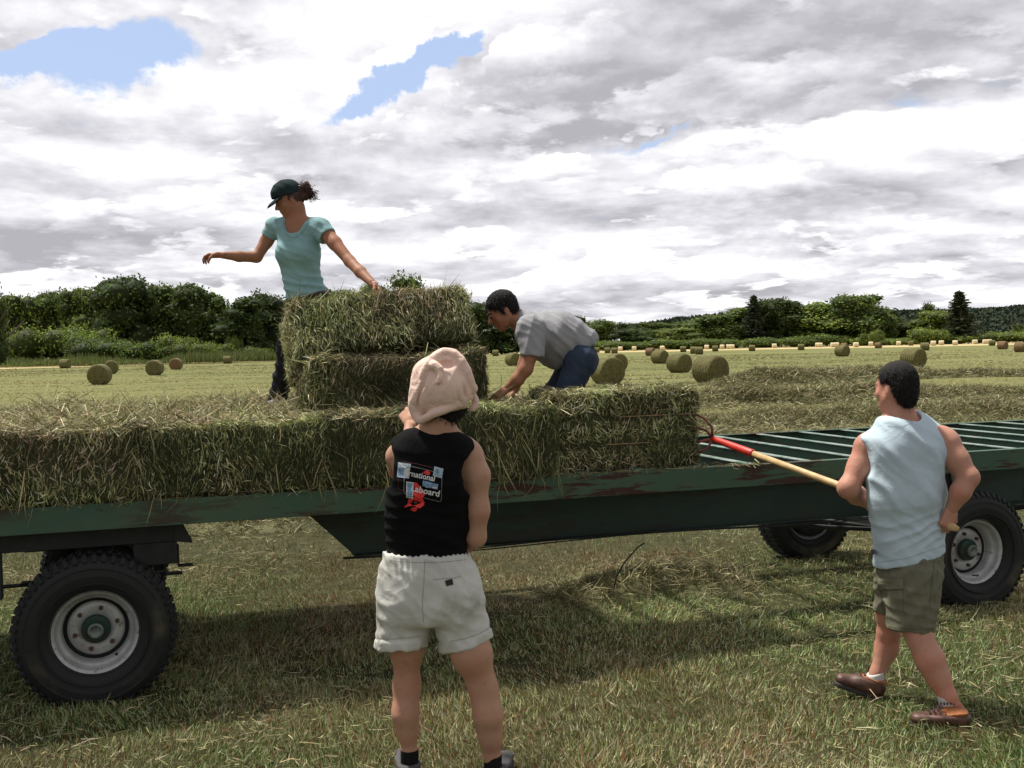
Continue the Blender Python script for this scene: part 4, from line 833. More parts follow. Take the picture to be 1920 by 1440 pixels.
# ------------------------------------------------------------ solid modelling on a grid: blended limbs, one skin
class Grid:
    def __init__(s, lo, hi, h):
        s.lo = np.array(lo, float); s.h = h; s.n = np.ceil((np.array(hi, float) - s.lo) / h).astype(int) + 1
        s.ax = [s.lo[i] + h * np.arange(s.n[i]) for i in range(3)]
    def new(s): return np.full(s.n, 9.0, np.float32)
    def sub(s, lo, hi):
        i0 = np.clip(np.floor((lo - s.lo) / s.h).astype(int), 0, s.n - 1); i1 = np.clip(np.ceil((hi - s.lo) / s.h).astype(int) + 1, 1, s.n)
        sl = tuple(slice(a, max(a + 1, b)) for a, b in zip(i0, i1)); g = np.stack(np.meshgrid(*[s.ax[i][sl[i]] for i in range(3)], indexing='ij'), -1); return sl, g
    def full(s): return np.stack(np.meshgrid(*s.ax, indexing='ij'), -1)
    def cone(s, f, a, b, ra, rb, k=.02, ax=None, fl=1.0, cut=False):
        """tapered limb a->b; fl squeezes (<1) or widens (>1) it along the direction ax"""
        a = np.asarray(a, float); b = np.asarray(b, float); R = max(ra, rb) * max(1, fl) + k + .02
        sl, P = s.sub(np.minimum(a, b) - R, np.maximum(a, b) + R); q = P - a; e = b - a
        if ax is not None:
            ax = np.asarray(ax, float); ax = ax / np.linalg.norm(ax); q = q + (1 / fl - 1) * (q @ ax)[..., None] * ax; e = e + (1 / fl - 1) * (e @ ax) * ax
        t = np.clip((q @ e) / (e @ e + 1e-12), 0, 1); d = np.linalg.norm(q - t[..., None] * e, axis=-1) - (ra + (rb - ra) * t)
        return s._join(f, sl, d, k, cut)
    def ell(s, f, c, r, k=.02, R=None, cut=False):
        c = np.asarray(c, float); r = np.asarray(r, float); m = r.max() + k + .02; sl, P = s.sub(c - m, c + m); q = P - c
        if R is not None: q = q @ np.asarray(R)
        n = np.linalg.norm(q / r, axis=-1); d = (n - 1) * np.minimum.reduce([r.min() + 0 * n, r.min() + 0 * n]); n2 = np.linalg.norm(q / (r * r), axis=-1) + 1e-9; d = n * (n - 1) / n2
        return s._join(f, sl, d, k, cut)
    def _join(s, f, sl, d, k, cut):
        o = f[sl]
        if cut: d = -d; h = np.maximum(k - np.abs(o - d), 0) / k if k else 0; f[sl] = np.maximum(o, d) + (h * h * k / 4 if k else 0)
        else: h = np.maximum(k - np.abs(o - d), 0) / k if k else 0; f[sl] = np.minimum(o, d) - (h * h * k / 4 if k else 0)
        return f
    def plane(s, f, p, n, k=.004):       # keep the side opposite to n
        n = np.asarray(n, float) / np.linalg.norm(n); d = sum((s.ax[i] - p[i]).reshape([-1 if j == i else 1 for j in range(3)]) * n[i] for i in range(3))
        h = np.maximum(k - np.abs(f - d), 0) / k; return (np.maximum(f, d) + h * h * k / 4).astype(np.float32)
def surface(g, f):
    """naive surface nets"""
    s = f < 0; nx, ny, nz = f.shape; c = np.zeros((nx - 1, ny - 1, nz - 1), np.int8)
    for a in (0, 1):
        for b in (0, 1):
            for d in (0, 1): c += s[a:nx - 1 + a, b:ny - 1 + b, d:nz - 1 + d]
    act = (c > 0) & (c < 8); I = np.argwhere(act); idx = np.full(act.shape, -1, np.int64); idx[act] = np.arange(len(I))
    acc = np.zeros((len(I), 3)); cnt = np.zeros(len(I))
    cor = [(a, b, d) for a in (0, 1) for b in (0, 1) for d in (0, 1)]; val = {k: f[I[:, 0] + k[0], I[:, 1] + k[1], I[:, 2] + k[2]].astype(float) for k in cor}
    for k in cor:
        for ax in range(3):
            if k[ax] == 0:
                k2 = tuple(1 if i == ax else k[i] for i in range(3)); a, b = val[k], val[k2]; m = (a < 0) != (b < 0); t = np.where(m, a / np.where(m, a - b, 1), 0)
                p = np.array(k, float)[None].repeat(len(I), 0); p[:, ax] = t; acc += p * m[:, None]; cnt += m
    V = g.lo + (I + acc / np.maximum(cnt, 1)[:, None]) * g.h; F_ = []
    for ax in range(3):
        sl0 = [slice(None)] * 3; sl1 = [slice(None)] * 3; sl0[ax] = slice(0, -1); sl1[ax] = slice(1, None); m = s[tuple(sl0)] != s[tuple(sl1)]; o1, o2 = [i for i in range(3) if i != ax]
        mm = np.argwhere(m); mm = mm[(mm[:, o1] > 0) & (mm[:, o2] > 0) & (mm[:, o1] < f.shape[o1] - 1) & (mm[:, o2] < f.shape[o2] - 1)]
        def at(d1, d2): q = mm.copy(); q[:, o1] -= d1; q[:, o2] -= d2; return idx[q[:, 0], q[:, 1], q[:, 2]]
        q = np.stack([at(1, 1), at(0, 1), at(0, 0), at(1, 0)], -1); fl = s[mm[:, 0], mm[:, 1], mm[:, 2]] ^ (ax == 1); q[~fl] = q[~fl][:, ::-1]; F_.append(q[(q >= 0).all(1)])
    return V, np.concatenate(F_)
def vnormals(V, Q):
    n = np.cross(V[Q[:, 2]] - V[Q[:, 0]], V[Q[:, 3]] - V[Q[:, 1]]); N = np.zeros_like(V)
    for k in range(4): np.add.at(N, Q[:, k], n)
    return N / (np.linalg.norm(N, axis=1, keepdims=True) + 1e-12)
def relax(V, Q, it=2, lam=.5):
    n = len(V)
    for _ in range(it):
        S = np.zeros_like(V); c = np.zeros(n)
        for a, b in ((0, 1), (1, 2), (2, 3), (3, 0)):
            np.add.at(S, Q[:, a], V[Q[:, b]]); np.add.at(S, Q[:, b], V[Q[:, a]]); np.add.at(c, Q[:, a], 1); np.add.at(c, Q[:, b], 1)
        V = V + lam * (S / np.maximum(c, 1)[:, None] - V)
    return V
class Person:
    def __init__(s, D, label, foot):
        s.D = D; s.org = np.array([foot[0], foot[1], foot[2]], float); s.root = empty('person', s.org); tag(s.root, label, 'person')
    def J(s, x, y, dd=0.0): return W(x, y, s.D + dd)
    def r(s, px, dd=0.0): return px * (s.D + dd) / F
    def mesh(s, name, parts, mat, folds=None, it=2, parent=None):
        """parts: [(grid, field)], joined into one mesh under the person"""
        Vs, Qs, n = [], [], 0
        for g, f in parts:
            V, Q = surface(g, f); V = relax(V, Q, it)
            if folds is not None: V = V + vnormals(V, Q) * folds(V)[:, None]
            Vs.append(V); Qs.append(Q + n); n += len(V)
        V, Q = np.concatenate(Vs), np.concatenate(Qs); o = link_mesh(name, np_mesh(name, V - s.org, [Q]), mat, parent or s.root, True); o['_n'] = 0; del o['_n']
        return o
    def grid(s, pts, pad, h):
        P = np.array(pts); return Grid(P.min(0) - pad, P.max(0) + pad, h)
def pplane(x1, y1, x2, y2, D, tilt=0.0):
    """point and downward normal of the plane through two photo points, roughly level in depth"""
    a, b = W(x1, y1, D), W(x2, y2, D); n = np.cross(b - a, np.array([0, 1.0, tilt])); n = n / np.linalg.norm(n)
    return a, (n if n[2] < 0 else -n)
def wav(P, d, lam, amp, ph=0.0, warp=.8, ws=6.0, env=None):
    d = np.asarray(d, float) / np.linalg.norm(d); w = fbm(P + ph, ws, 2) * warp * 2 * np.pi; v = np.cos(P @ d * 2 * np.pi / lam + w + ph); v = np.where(v > 0, v ** 1.5 if False else np.abs(v) ** 1.6, -.45 * np.abs(v)) * amp
    return v * (1 if env is None else env(P))
def frame(fwd, up):
    f = np.asarray(fwd, float); f /= np.linalg.norm(f); u = np.asarray(up, float); u = u - f * (u @ f); u /= np.linalg.norm(u); r = np.cross(f, u); return np.stack([r, f, u], 1)   # columns: right, forward, up
def head(g, f, c, fwd, up, sc_=1.0, jaw=1.0, k=.02):
    R = frame(fwd, up) ; A = lambda x, y, z: np.asarray(c) + R @ np.array([x, y, z]) * sc_
    g.ell(f, A(0, -.012, .03), np.array([.075, .096, .092]) * sc_, k, R); g.ell(f, A(0, .022, -.03), np.array([.063, .07, .08]) * sc_, k, R)
    g.cone(f, A(0, .03, -.06), A(0, .062, -.098), .046 * sc_ * jaw, .020 * sc_ * jaw, .03 * sc_)
    for s_ in (-1, 1):
        g.cone(f, A(.052 * s_, -.005, -.045), A(.024 * s_, .055, -.088), .022 * sc_ * jaw, .016 * sc_ * jaw, .03 * sc_)
        g.ell(f, A(.037 * s_, .060, -.028), np.array([.026, .02, .024]) * sc_, .02 * sc_, R)
        g.ell(f, A(.032 * s_, .096, .006), np.array([.016, .014, .010]) * sc_, .012 * sc_, R, cut=True)
        g.ell(f, A(.032 * s_, .078, .004), np.array([.014, .013, .011]) * sc_, .004, R)
        g.cone(f, A(.014 * s_, .088, .024), A(.046 * s_, .076, .022), .007 * sc_, .005 * sc_, .012 * sc_)
        g.ell(f, A(.078 * s_, -.012, -.012), np.array([.009, .018, .031]) * sc_, .008 * sc_, R)
        g.ell(f, A(.087 * s_, -.006, -.008), np.array([.006, .009, .017]) * sc_, .006 * sc_, R, cut=True)
    g.cone(f, A(0, .086, .014), A(0, .110, -.030), .008 * sc_, .0125 * sc_, .012 * sc_); g.cone(f, A(-.013, .094, -.034), A(.013, .094, -.034), .009 * sc_, .009 * sc_, .008 * sc_)
    g.cone(f, A(-.017, .086, -.060), A(.017, .086, -.060), .0065 * sc_, .0065 * sc_, .008 * sc_); g.cone(f, A(-.013, .083, -.071), A(.013, .083, -.071), .007 * sc_, .007 * sc_, .008 * sc_)
    g.cone(f, A(-.020, .095, -.0655), A(.020, .095, -.0655), .0018 * sc_, .0018 * sc_, .004 * sc_, cut=True)
    return A, R
def hand(wrist, direc, palm_n, curl, side, sc_=1.0, spread=.12, thumb=.6):
    """direc: wrist to knuckles; palm_n: out of the palm; curl per joint (radians); side +1/-1 puts the thumb"""
    w = np.asarray(wrist, float); d = np.asarray(direc, float); d /= np.linalg.norm(d); n = np.asarray(palm_n, float); n = n - d * (n @ d); n /= np.linalg.norm(n); l = np.cross(n, d) * side
    g = Grid(w - .16 * sc_ - .03, w + .16 * sc_ + .03, .0034); f = g.new(); S = sc_
    pos = [.030, .010, -.010, -.028]; ln = [.072, .080, .075, .060]
    g.cone(f, w - d * .02, w + d * .02, .026 * S, .026 * S, .01, n, .72)
    for q in (-.024, -.008, .008, .024): g.cone(f, w + d * .015 + l * q * .7 * S, w + d * .082 * S + l * q * 1.05 * S, .015 * S, .0125 * S, .012)
    kn = []
    for i in range(4):
        p = w + (d * (.088 - .004 * abs(i - 1)) + l * pos[i]) * S; cd = d * math.cos(spread * pos[i] / .03) + l * math.sin(spread * pos[i] / .03); ang = 0; r0 = (.0092 - .0006 * (i == 3)) * S
        for j, (fr, cu) in enumerate(zip((.45, .31, .24), curl)):
            ang += cu * (1 + .12 * (i - 1.5)); dd = cd * math.cos(ang) + n * math.sin(ang); p2 = p + dd * ln[i] * fr * S; g.cone(f, p, p2, r0 * (1 - .09 * j), r0 * (.93 - .09 * j), .004 if j else .008); p = p2
    t0 = w + (d * .022 + l * .022) * S; t1 = t0 + (d * .026 + l * .024 + n * .012) * S; a = thumb; t2 = t1 + (d * math.cos(a) + n * math.sin(a) + l * .25) * .034 * S; t3 = t2 + (d * math.cos(a * 1.5) + n * math.sin(a * 1.5)) * .026 * S
    g.cone(f, t0, t1, .015 * S, .0125 * S, .014); g.cone(f, t1, t2, .0115 * S, .0102 * S, .005); g.cone(f, t2, t3, .0102 * S, .0085 * S, .004); return g, f
def shoe(p, ankle, heel, toe, mat_up, mat_sole, high=.0, wid=.042, name='shoe', hs=1.0):
    ankle, heel, toe = (np.asarray(a, float) for a in (ankle, heel, toe)); d = toe - heel; L = np.linalg.norm(d); d /= L; up = np.array([0, 0, 1.]) - d * d[2]; up /= np.linalg.norm(up)
    g = Grid(np.minimum(np.minimum(heel, toe), ankle) - .09, np.maximum(np.maximum(heel, toe), ankle) + .10, .005); f = g.new(); P = lambda a, h: heel + d * L * a + up * h; sd_ = np.cross(d, up)
    g.cone(f, P(.14, .045 * hs), P(.45, .05 * hs), wid * .92, wid, .03, up, .9 * hs); g.cone(f, P(.45, .045 * hs), P(.84, .036 * hs), wid, wid * .86, .03, up, .72 * hs); g.cone(f, P(.2, .05), ankle + up * high * .2, wid * .86, wid * .92, .04)
    g.cone(f, P(.52, .05 * hs), ankle + d * .02 + up * high, wid * .55, wid * .75, .04)
    fu = g.plane(f, heel + up * .016, -up); fu = g.plane(fu, ankle + up * high, up, .012)
    o = p.mesh(name, [(g, fu)], mat_up, it=2)
    fs = g.new(); g.cone(fs, P(.13, .012), P(.5, .012), wid * .93, wid * .99, .02, up, 9.); g.cone(fs, P(.5, .012), P(.84, .012), wid * .99, wid * .86, .02, up, 9.); fs = g.plane(fs, heel + up * .02, up, .003); fs = g.plane(fs, heel - up * .004, -up, .003)
    p.mesh('sole', [(g, fs)], mat_sole, it=1, parent=o); return o, P, up, d, sd_, L
def decal(p, owner, polys, mat, name, parent=None, off=.0025, D=None):
    """lay flat shapes, given as outlines at their bearings, onto a garment as thin appliques"""
    me = owner.data; bv = BVHTree.FromPolygons([tuple(v.co) for v in me.vertices], [tuple(q.vertices) for q in me.polygons]); o = Vector(CAM - p.org); V = []; Fc = []; n = 0
    for pts, faces in polys:
        ok = []
        for (x, y) in pts:
            d = Vector(ray(x, y)).normalized(); h = bv.ray_cast(o, d); q = (h[0] - d * off) if h[0] is not None else o + d * (p.D); ok.append(tuple(q))
        V += ok; Fc += [tuple(i + n for i in f_) for f_ in faces]; n += len(ok)
    m = bpy.data.meshes.new(name); m.from_pydata(V, [], Fc); m.update(); return link_mesh(name, m, mat, parent or owner, False)
def quadgrid(c4, nx=6, ny=6):    # c4: corners tl,tr,br,bl in photo pixels
    P = []; Fc = []; tl, tr, br, bl = [np.array(c, float) for c in c4]
    for j in range(ny + 1):
        for i in range(nx + 1): a, b = i / nx, j / ny; P.append(tuple((tl * (1 - a) + tr * a) * (1 - b) + (bl * (1 - a) + br * a) * b))
    for j in range(ny):
        for i in range(nx): k = j * (nx + 1) + i; Fc.append((k, k + 1, k + nx + 2, k + nx + 1))
    return P, Fc
def stroke(pts, w):              # ribbon along a 2d polyline
    pts = np.array(pts, float); q = []
    for a, b in zip(pts[:-1], pts[1:]):
        m = max(1, int(np.linalg.norm(b - a) / 3)); q += [a + (b - a) * t / m for t in range(m)]
    q.append(pts[-1]); q = np.array(q); t = np.gradient(q, axis=0); t /= np.linalg.norm(t, axis=1, keepdims=True) + 1e-9; n_ = np.stack([-t[:, 1], t[:, 0]], 1) * w / 2
    P = [tuple(a) for a in q + n_] + [tuple(a) for a in q - n_]; k = len(q); return P, [(i, i + 1, k + i + 1, k + i) for i in range(k - 1)]
def text_poly(s, x, y, size, ang, sx=1.0):
    cu = bpy.data.curves.new('writing', 'FONT'); cu.body = s; cu.size = size; cu.resolution_u = 2; cu.offset = .02 * size; ob = bpy.data.objects.new('writing', cu); COL.objects.link(ob); bpy.context.view_layer.update()
    me = bpy.data.meshes.new_from_object(ob.evaluated_get(bpy.context.evaluated_depsgraph_get())); c, s_ = math.cos(ang), math.sin(ang)
    P = [(x + v.co.x * sx * c + v.co.y * s_, y + v.co.x * sx * s_ - v.co.y * c) for v in me.vertices]; Fc = [tuple(q.vertices) for q in me.polygons]
    bpy.data.objects.remove(ob); bpy.data.curves.remove(cu); bpy.data.meshes.remove(me); return P, Fc

def fuzz(hair, n, ln, seedcol=(.008, .006, .005), down=.5):
    me = hair.data; V = np.zeros(len(me.vertices) * 3, np.float32); me.vertices.foreach_get('co', V); V = V.reshape(-1, 3); N = np.zeros(len(me.vertices) * 3, np.float32); me.vertices.foreach_get('normal', N); N = N.reshape(-1, 3)
    k = rng.integers(0, len(V), n); d = N[k] * .45 + rng.normal(size=(n, 3)) * .18 + np.array([0, 0, -down]); d /= np.linalg.norm(d, axis=1, keepdims=True)
    o = ribbons('hair_strands', V[k] - N[k] * .002, d * (ln * (.6 + .8 * rng.random((n, 1)))), np.full(n, .0022), pick([seedcol, (seedcol[0] * 2.5, seedcol[1] * 2.3, seedcol[2] * 2)], [3, 1], n), M_HAY2, .4, parent=hair); return o
M_HAY2 = tint_mat('hair_strand', .6, 0.0, .3)
M_SKA = skin('skin_fair', (.45, .26, .17), (.50, .22, .14)); M_SKB = skin('skin_ruddy', (.50, .26, .18), (.54, .18, .12)); M_SKC = skin('skin_tanned', (.34, .16, .09), (.38, .13, .07))
M_HAIR = plain('dark_hair', (.006, .0045, .004), .9, nscale=60, var=.4, bump=.25); M_HAIRB = plain('brown_hair', (.06, .022, .016), .5, nscale=40, var=.5, bump=.6)
M_EYE = plain('eye_dark', (.03, .02, .015), .3, nscale=30, bump=0)
YA = np.array([0, 1.0, 0])

# ============================================================ A: woman in the foreground, seen from behind
def person_a():
    p = Person(4.5, 'woman in pale head scarf, black tank top and light shorts, seen from behind', Z(848, 1452)); p.org[2] = 0; p.root.location[2] = 0
    J, r = p.J, p.r
    # --- skin
    pts = [J(700, 650, -.3), J(960, 1475, .6), J(700, 1475, 0)]; g = Grid(np.min(pts, 0) - .03, np.max(pts, 0) + .03, .007); f = g.new()
    g.cone(f, J(803, 880), J(800, 1040), r(66), r(60), .04, YA, .62); g.cone(f, J(802, 1075), J(802, 1100), r(68), r(62), .05, YA, .72)
    g.cone(f, J(824, 765, .0), J(821, 822, .01), r(29), r(33), .05); g.cone(f, J(770, 838, .02), J(868, 846, .02), r(24), r(26), .05, YA, .9)
    g.cone(f, J(822, 806), J(880, 850, .01), r(16), r(20), .05); g.cone(f, J(818, 806), J(762, 836, .01), r(16), r(20), .05)
    # right arm, hanging with the forearm folded in front
    g.cone(f, J(882, 866, .01), J(893, 892, .0), r(26), r(23), .04); g.cone(f, J(894, 892), J(897, 955, -.01), r(23), r(18), .04); g.cone(f, J(897, 958, -.01), J(893, 1006, .01), r(19.5), r(17.5), .04)
    g.cone(f, J(892, 1008, .01), J(870, 1024, .16), r(18), r(17, .1), .03); g.cone(f, J(868, 1024, .16), J(835, 1018, .27), r(17), r(14), .02)
    # left arm, reaching forward and up to the bale
    g.cone(f, J(745, 856, .03), J(748, 880, .15), r(23), r(20), .03); g.cone(f, J(748, 880, .15), J(762, 862, .34), r(20), r(17), .02); g.cone(f, J(762, 862, .34), J(769, 796, .5), r(15, .3), r(11, .4), .02)
    # legs
    for hx, x, y0, kx, ky, cx, cy, ax, ay, dd in ((762, 763, 1215, 763, 1288, 760, 1338, 768, 1408, .03), (848, 884, 1225, 906, 1290, 915, 1342, 923, 1420, -.03)):
        g.cone(f, J(hx, 1120), J(x, y0, dd), r(40), r(30 if dd > 0 else 36), .03); g.cone(f, J(x, y0, dd), J(kx, ky, dd + .01), r(28 if dd > 0 else 33.5), r(22 if dd > 0 else 23.5), .05)
        g.cone(f, J(kx, ky, dd + .01), J(cx, cy, dd - .012), r(20.5 if dd > 0 else 22), r(20.5 if dd > 0 else 23), .06); g.cone(f, J(cx, cy, dd - .012), J((cx + ax) / 2, (cy + ay) / 2, dd - .006), r(20.5 if dd > 0 else 23), r(15.5 if dd > 0 else 18), .06); g.cone(f, J((cx + ax) / 2, (cy + ay) / 2, dd - .006), J(ax, ay, dd), r(15.5 if dd > 0 else 18), r(13 if dd > 0 else 15), .05)
        g.cone(f, J(ax, ay, dd), J(ax, ay + 30, dd), r(15), r(15), .02)
    for x0, x1, y_, dd in ((742, 784, 1287, -.035), (886, 930, 1288, -.10)): g.cone(f, J(x0, y_, dd - .0), J(x1, y_ + 3, dd), r(1.2), r(1.2), .022, cut=True)
    g.cone(f, J(888, 1010, -.12), J(905, 1004, -.10), r(1.5), r(1.5), .02, cut=True)
    fwd = np.array([-.25, .92, .28]); Ah, R = head(g, f, J(832, 728, .03), fwd, (0.12, -.25, 1), .98, .95)
    hl = hand(J(769, 793, .5), J(750, 758, .62) - J(769, 796, .5), (.25, .9, -.2), (.5, .7, .5), 1, .95); hr = hand(J(838, 1018, .27), (-1, .25, -.05), (0, .4, -1), (.4, .5, .4), -1, .9)
    p.mesh('body', [(g, f), hl, hr], M_SKA)
    # --- hair at the nape
    g = Grid(J(775, 690, -.15), J(895, 805, .2), .005) if False else Grid(np.minimum(J(775, 805, -.2), J(775, 805, .2)), np.maximum(J(895, 690, -.2), J(895, 690, .25)), .005); f = g.new()
    g.ell(f, J(833, 738, .01), (r(40), .105, r(48)), .02); g.cone(f, J(810, 772, -.02), J(856, 766, -.01), r(18), r(18), .03); g.cone(f, J(818, 782, -.03), J(846, 780, -.03), r(13), r(12), .02)
    fuzz(p.mesh('hair', [(g, f)], M_HAIR, lambda V: wav(V, (1, .2, .1), .012, .0015, 1)), 2500, .02, down=1.0)
    # --- head scarf wound up like a turban
    lo, hi = J(745, 815, -.3), J(915, 635, .3); g = Grid(np.minimum(lo, J(745, 815, .3)), np.maximum(hi, J(915, 635, -.3)), .0036); f = g.new()
    g.ell(f, J(828, 722, -.015), (r(55), .125, r(52)), .03); g.cone(f, J(795, 748, -.04), J(852, 736, -.05), r(24), r(28), .05); g.cone(f, J(789, 770, -.02), J(800, 700, -.03), r(15), r(26), .03)
    g.ell(f, J(835, 690, .0), (r(38), .11, r(32)), .03)
    def spl(P_, n=7):
        P_ = np.array([P_[0]] + list(P_) + [P_[-1]], float); o = []
        for a in range(1, len(P_) - 2):
            for q in np.linspace(0, 1, n, endpoint=False):
                p0, p1, p2, p3 = P_[a - 1:a + 3]; o.append(.5 * (2 * p1 + (p2 - p0) * q + (2 * p0 - 5 * p1 + 4 * p2 - p3) * q ** 2 + (3 * p1 - p0 - 3 * p2 + p3) * q ** 3))
        return np.array(o + [P_[-2]])
    def band(P_, r0, r1, k=.014, cut=False):
        q = spl(P_); rr = np.linspace(r0, r1, len(q))
        for a, b_, x0, x1 in zip(q[:-1], q[1:], rr[:-1], rr[1:]): g.cone(f, J(*a), J(*b_), r(x0), r(x1), k, cut=cut)
    band([(793, 706, -.10), (803, 684, -.105), (818, 667, -.08), (836, 661, -.06), (854, 666, -.06), (868, 683, -.07), (878, 706, -.07), (884, 730, -.05)], 5, 7)
    g.ell(f, J(838, 682, -.115), (r(17), .04, r(9)), .016, cut=True)
    band([(812, 684, -.118), (822, 690, -.132), (826, 702, -.14), (822, 716, -.146)], 6, 2.5, .012)
    for P_ in ([(828, 694, -.15), (838, 716, -.158), (845, 742, -.15), (842, 764, -.12)], [(806, 690, -.135), (795, 716, -.12), (786, 748, -.09), (786, 776, -.07)], [(856, 690, -.13), (868, 716, -.12), (872, 744, -.09)], [(818, 712, -.155), (810, 736, -.15), (808, 762, -.125)], [(846, 706, -.15), (858, 732, -.135), (860, 754, -.11)]): band(P_, 1.6, 1.1, .012, True)
    band([(776, 730, -.05), (773, 758, -.05), (779, 778, -.05), (790, 788, -.06), (806, 779, -.09), (826, 771, -.105), (850, 762, -.095), (868, 754, -.06)], 5, 4.5, .014)
    g.ell(f, J(887, 729, -.03), (r(9), .022, r(10)), .008); band([(883, 720, -.05), (877, 735, -.06), (884, 748, -.05)], 3, 3, .006); band([(886, 738, -.03), (892, 752, -.02), (886, 768, -.02)], 4, 6, .008); band([(874, 742, -.05), (870, 762, -.05)], 5, 4, .008)
    f = g.plane(f, J(830, 773, 0), np.array([.16, .75, -1.0]), .01)
    p.mesh('head_scarf', [(g, f)], cloth('scarf_cotton', (.86, .63, .52), .06, 700, .5, 16, .5), lambda V: wav(V, (1, 0, -.5), .05, .0012, 2, .7, 5), it=2)
    # --- tank top
    lo, hi = J(690, 1065, -.35), J(935, 790, .35); g = Grid(np.minimum(lo, J(690, 1065, .35)), np.maximum(hi, J(935, 790, -.35)), .0055); f = g.new()
    g.cone(f, J(806, 876, .0), J(802, 960, .0), r(79), r(76), .05, YA, .66); g.cone(f, J(802, 960), J(800, 1040), r(76), r(76), .05, YA, .66)
    g.cone(f, J(765, 842, .01), J(862, 846, .01), r(24), r(26), .05, YA, 1.0); g.cone(f, J(818, 818, .01), J(758, 838, .01), r(21), r(19), .04); g.cone(f, J(824, 820, .01), J(876, 850, .01), r(22), r(18), .04)
    g.cone(f, J(770, 850, -.04), J(778, 915, -.07), r(30), r(30), .06); g.cone(f, J(850, 850, -.04), J(840, 915, -.07), r(30), r(30), .06); g.cone(f, J(808, 850, -.04), J(806, 1000, -.055), r(20), r(30), .06)
    g.cone(f, J(822, 735, .03), J(819, 790, .03), r(34), r(39), .012, YA, 1.2, cut=True); g.ell(f, J(903, 888, 0), (r(37), .4, r(49)), .006, cut=True); g.ell(f, J(716, 868, 0), (r(27), .4, r(52)), .006, cut=True)
    q, n = pplane(722, 1040, 876, 1044, 4.5, .0); f = g.plane(f, q, n)
    tm = cloth('black_jersey', (.0045, .0045, .005), .2, 900, .4, 9, .5, .95)
    top = p.mesh('tank_top', [(g, f)], tm, lambda V: wav(V, (.15, 0, 1), .055, .0035, 3, 1.1, 5, lambda P_: np.clip((1.55 - P_[:, 2]) / .35, .1, 1)) + wav(V, (1, 0, .8), .09, .003, 8, 1, 4))
    WT = plain('print_white', (.62, .64, .62), .6, nscale=300, var=.1, bump=0); BL = plain('print_blue', (.16, .28, .42), .6, nscale=160, var=.5, bump=0); LB_ = plain('print_pale_blue', (.38, .48, .56), .6, nscale=200, var=.4, bump=0); RD = plain('print_red', (.72, .035, .03), .6, nscale=80, var=.2, bump=0)
    X = lambda x, y: (735 + x / 13.09, 855 + y / 13.09); grey = plain('print_grey', (.20, .20, .19), .6, bump=0); dkr = plain('print_dark_red', (.16, .02, .025), .6, bump=0)
    def dec(nm, polys, m, off): decal(p, top, polys, m, nm, off=off)
    rect = [X(300, 255), X(1000, 365), X(1215, 530), X(1215, 1100), X(1180, 1120), X(780, 1020), X(330, 930), X(290, 880), X(300, 560)]
    dec('print_frame', [stroke([X(400, 235), X(980, 370), X(1180, 480), X(1225, 560), X(1210, 1090), X(1170, 1125), X(780, 1025)], .9), stroke([X(300, 540), X(290, 880), X(350, 945)], .9)], grey, .0022)
    dec('print_frame', [stroke([X(250, 130), X(600, 190), X(1010, 290)], .8), stroke([X(160, 560), X(150, 800), X(290, 860)], .7)], dkr, .0022)
    fig = [[X(540, 660), X(590, 640), X(640, 690), X(700, 760), X(790, 880), X(800, 960), X(760, 1030), X(690, 1030), X(560, 1000), X(520, 930), X(560, 830)], [X(400, 1060), X(560, 1010), X(740, 1030), X(800, 1130), X(790, 1200), X(700, 1280), X(600, 1270), X(560, 1220), X(420, 1230), X(300, 1270), X(310, 1240), X(380, 1180)],
           [X(470, 1280), X(540, 1250), X(630, 1270), X(600, 1350), X(540, 1365), X(450, 1320)], [X(750, 400), X(870, 340), X(940, 400), X(920, 470), X(830, 460)]]
    dec('print_red_figure', [([*pl], [tuple(range(len(pl)))]) for pl in fig], RD, .003); dec('print_red_figure', [([X(530, 1120), X(600, 1110), X(640, 1160), X(560, 1170)], [(0, 1, 2, 3)])], dkr, .0036)
    dec('print_patch', [quadgrid([X(150, 150), X(465, 195), X(415, 555), X(120, 515)])], LB_, .003); dec('print_patch', [quadgrid([X(1040, 255), X(1265, 310), X(1225, 545), X(1000, 490)])], LB_, .003)
    dec('print_patch', [quadgrid([X(350, 625), X(535, 650), X(515, 1045), X(350, 1020)])], WT, .003); [dec('print_patch', [quadgrid(q_)], BL, .0036) for q_ in ([X(375, 650), X(510, 672), X(492, 1020), X(372, 1000)], [X(760, 600), X(1135, 695), X(1115, 825), X(745, 735)], [X(165, 290), X(290, 300), X(250, 500), X(140, 490)])]
    [dec('print_patch', [(q_, [(0, 1, 2, 3)])], WT, .004) for q_ in ([X(200, 160), X(330, 185), X(360, 300), X(260, 260)], [X(300, 330), X(430, 300), X(400, 540), X(300, 480)], [X(820, 745), X(1100, 770), X(1095, 800), X(830, 770)])]
    dec('print_patch', [([X(1110, 330), X(1140, 320), X(1160, 420), X(1130, 460), X(1070, 420)], [(0, 1, 2, 3, 4)])], BL, .004)
    dec('print_writing', [text_poly('rnational', *X(395, 480), 15.5, .22, .92), text_poly('Laboard', *X(450, 850), 16.5, .21, 1.02)], WT, .0045)
    # --- shorts
    lo, hi = J(670, 1245, -.35), J(950, 1015, .35); g = Grid(np.minimum(lo, J(670, 1245, .35)), np.maximum(hi, J(950, 1015, -.35)), .0055)
    b = g.new(); g.cone(b, J(797, 1046), J(800, 1072), r(73), r(84), .03, YA, .72); g.cone(b, J(800, 1072), J(804, 1118), r(86), r(94), .04, YA, .74); g.cone(b, J(770, 1105, -.03), J(768, 1130, -.03), r(44), r(46), .05); g.cone(b, J(850, 1105, -.03), J(856, 1130, -.03), r(48), r(50), .05)
    b = g.plane(b, J(800, 1034), (0.03, .0, 1), .004); b = g.plane(b, J(800, 1165), (0, 0, -1), .03)
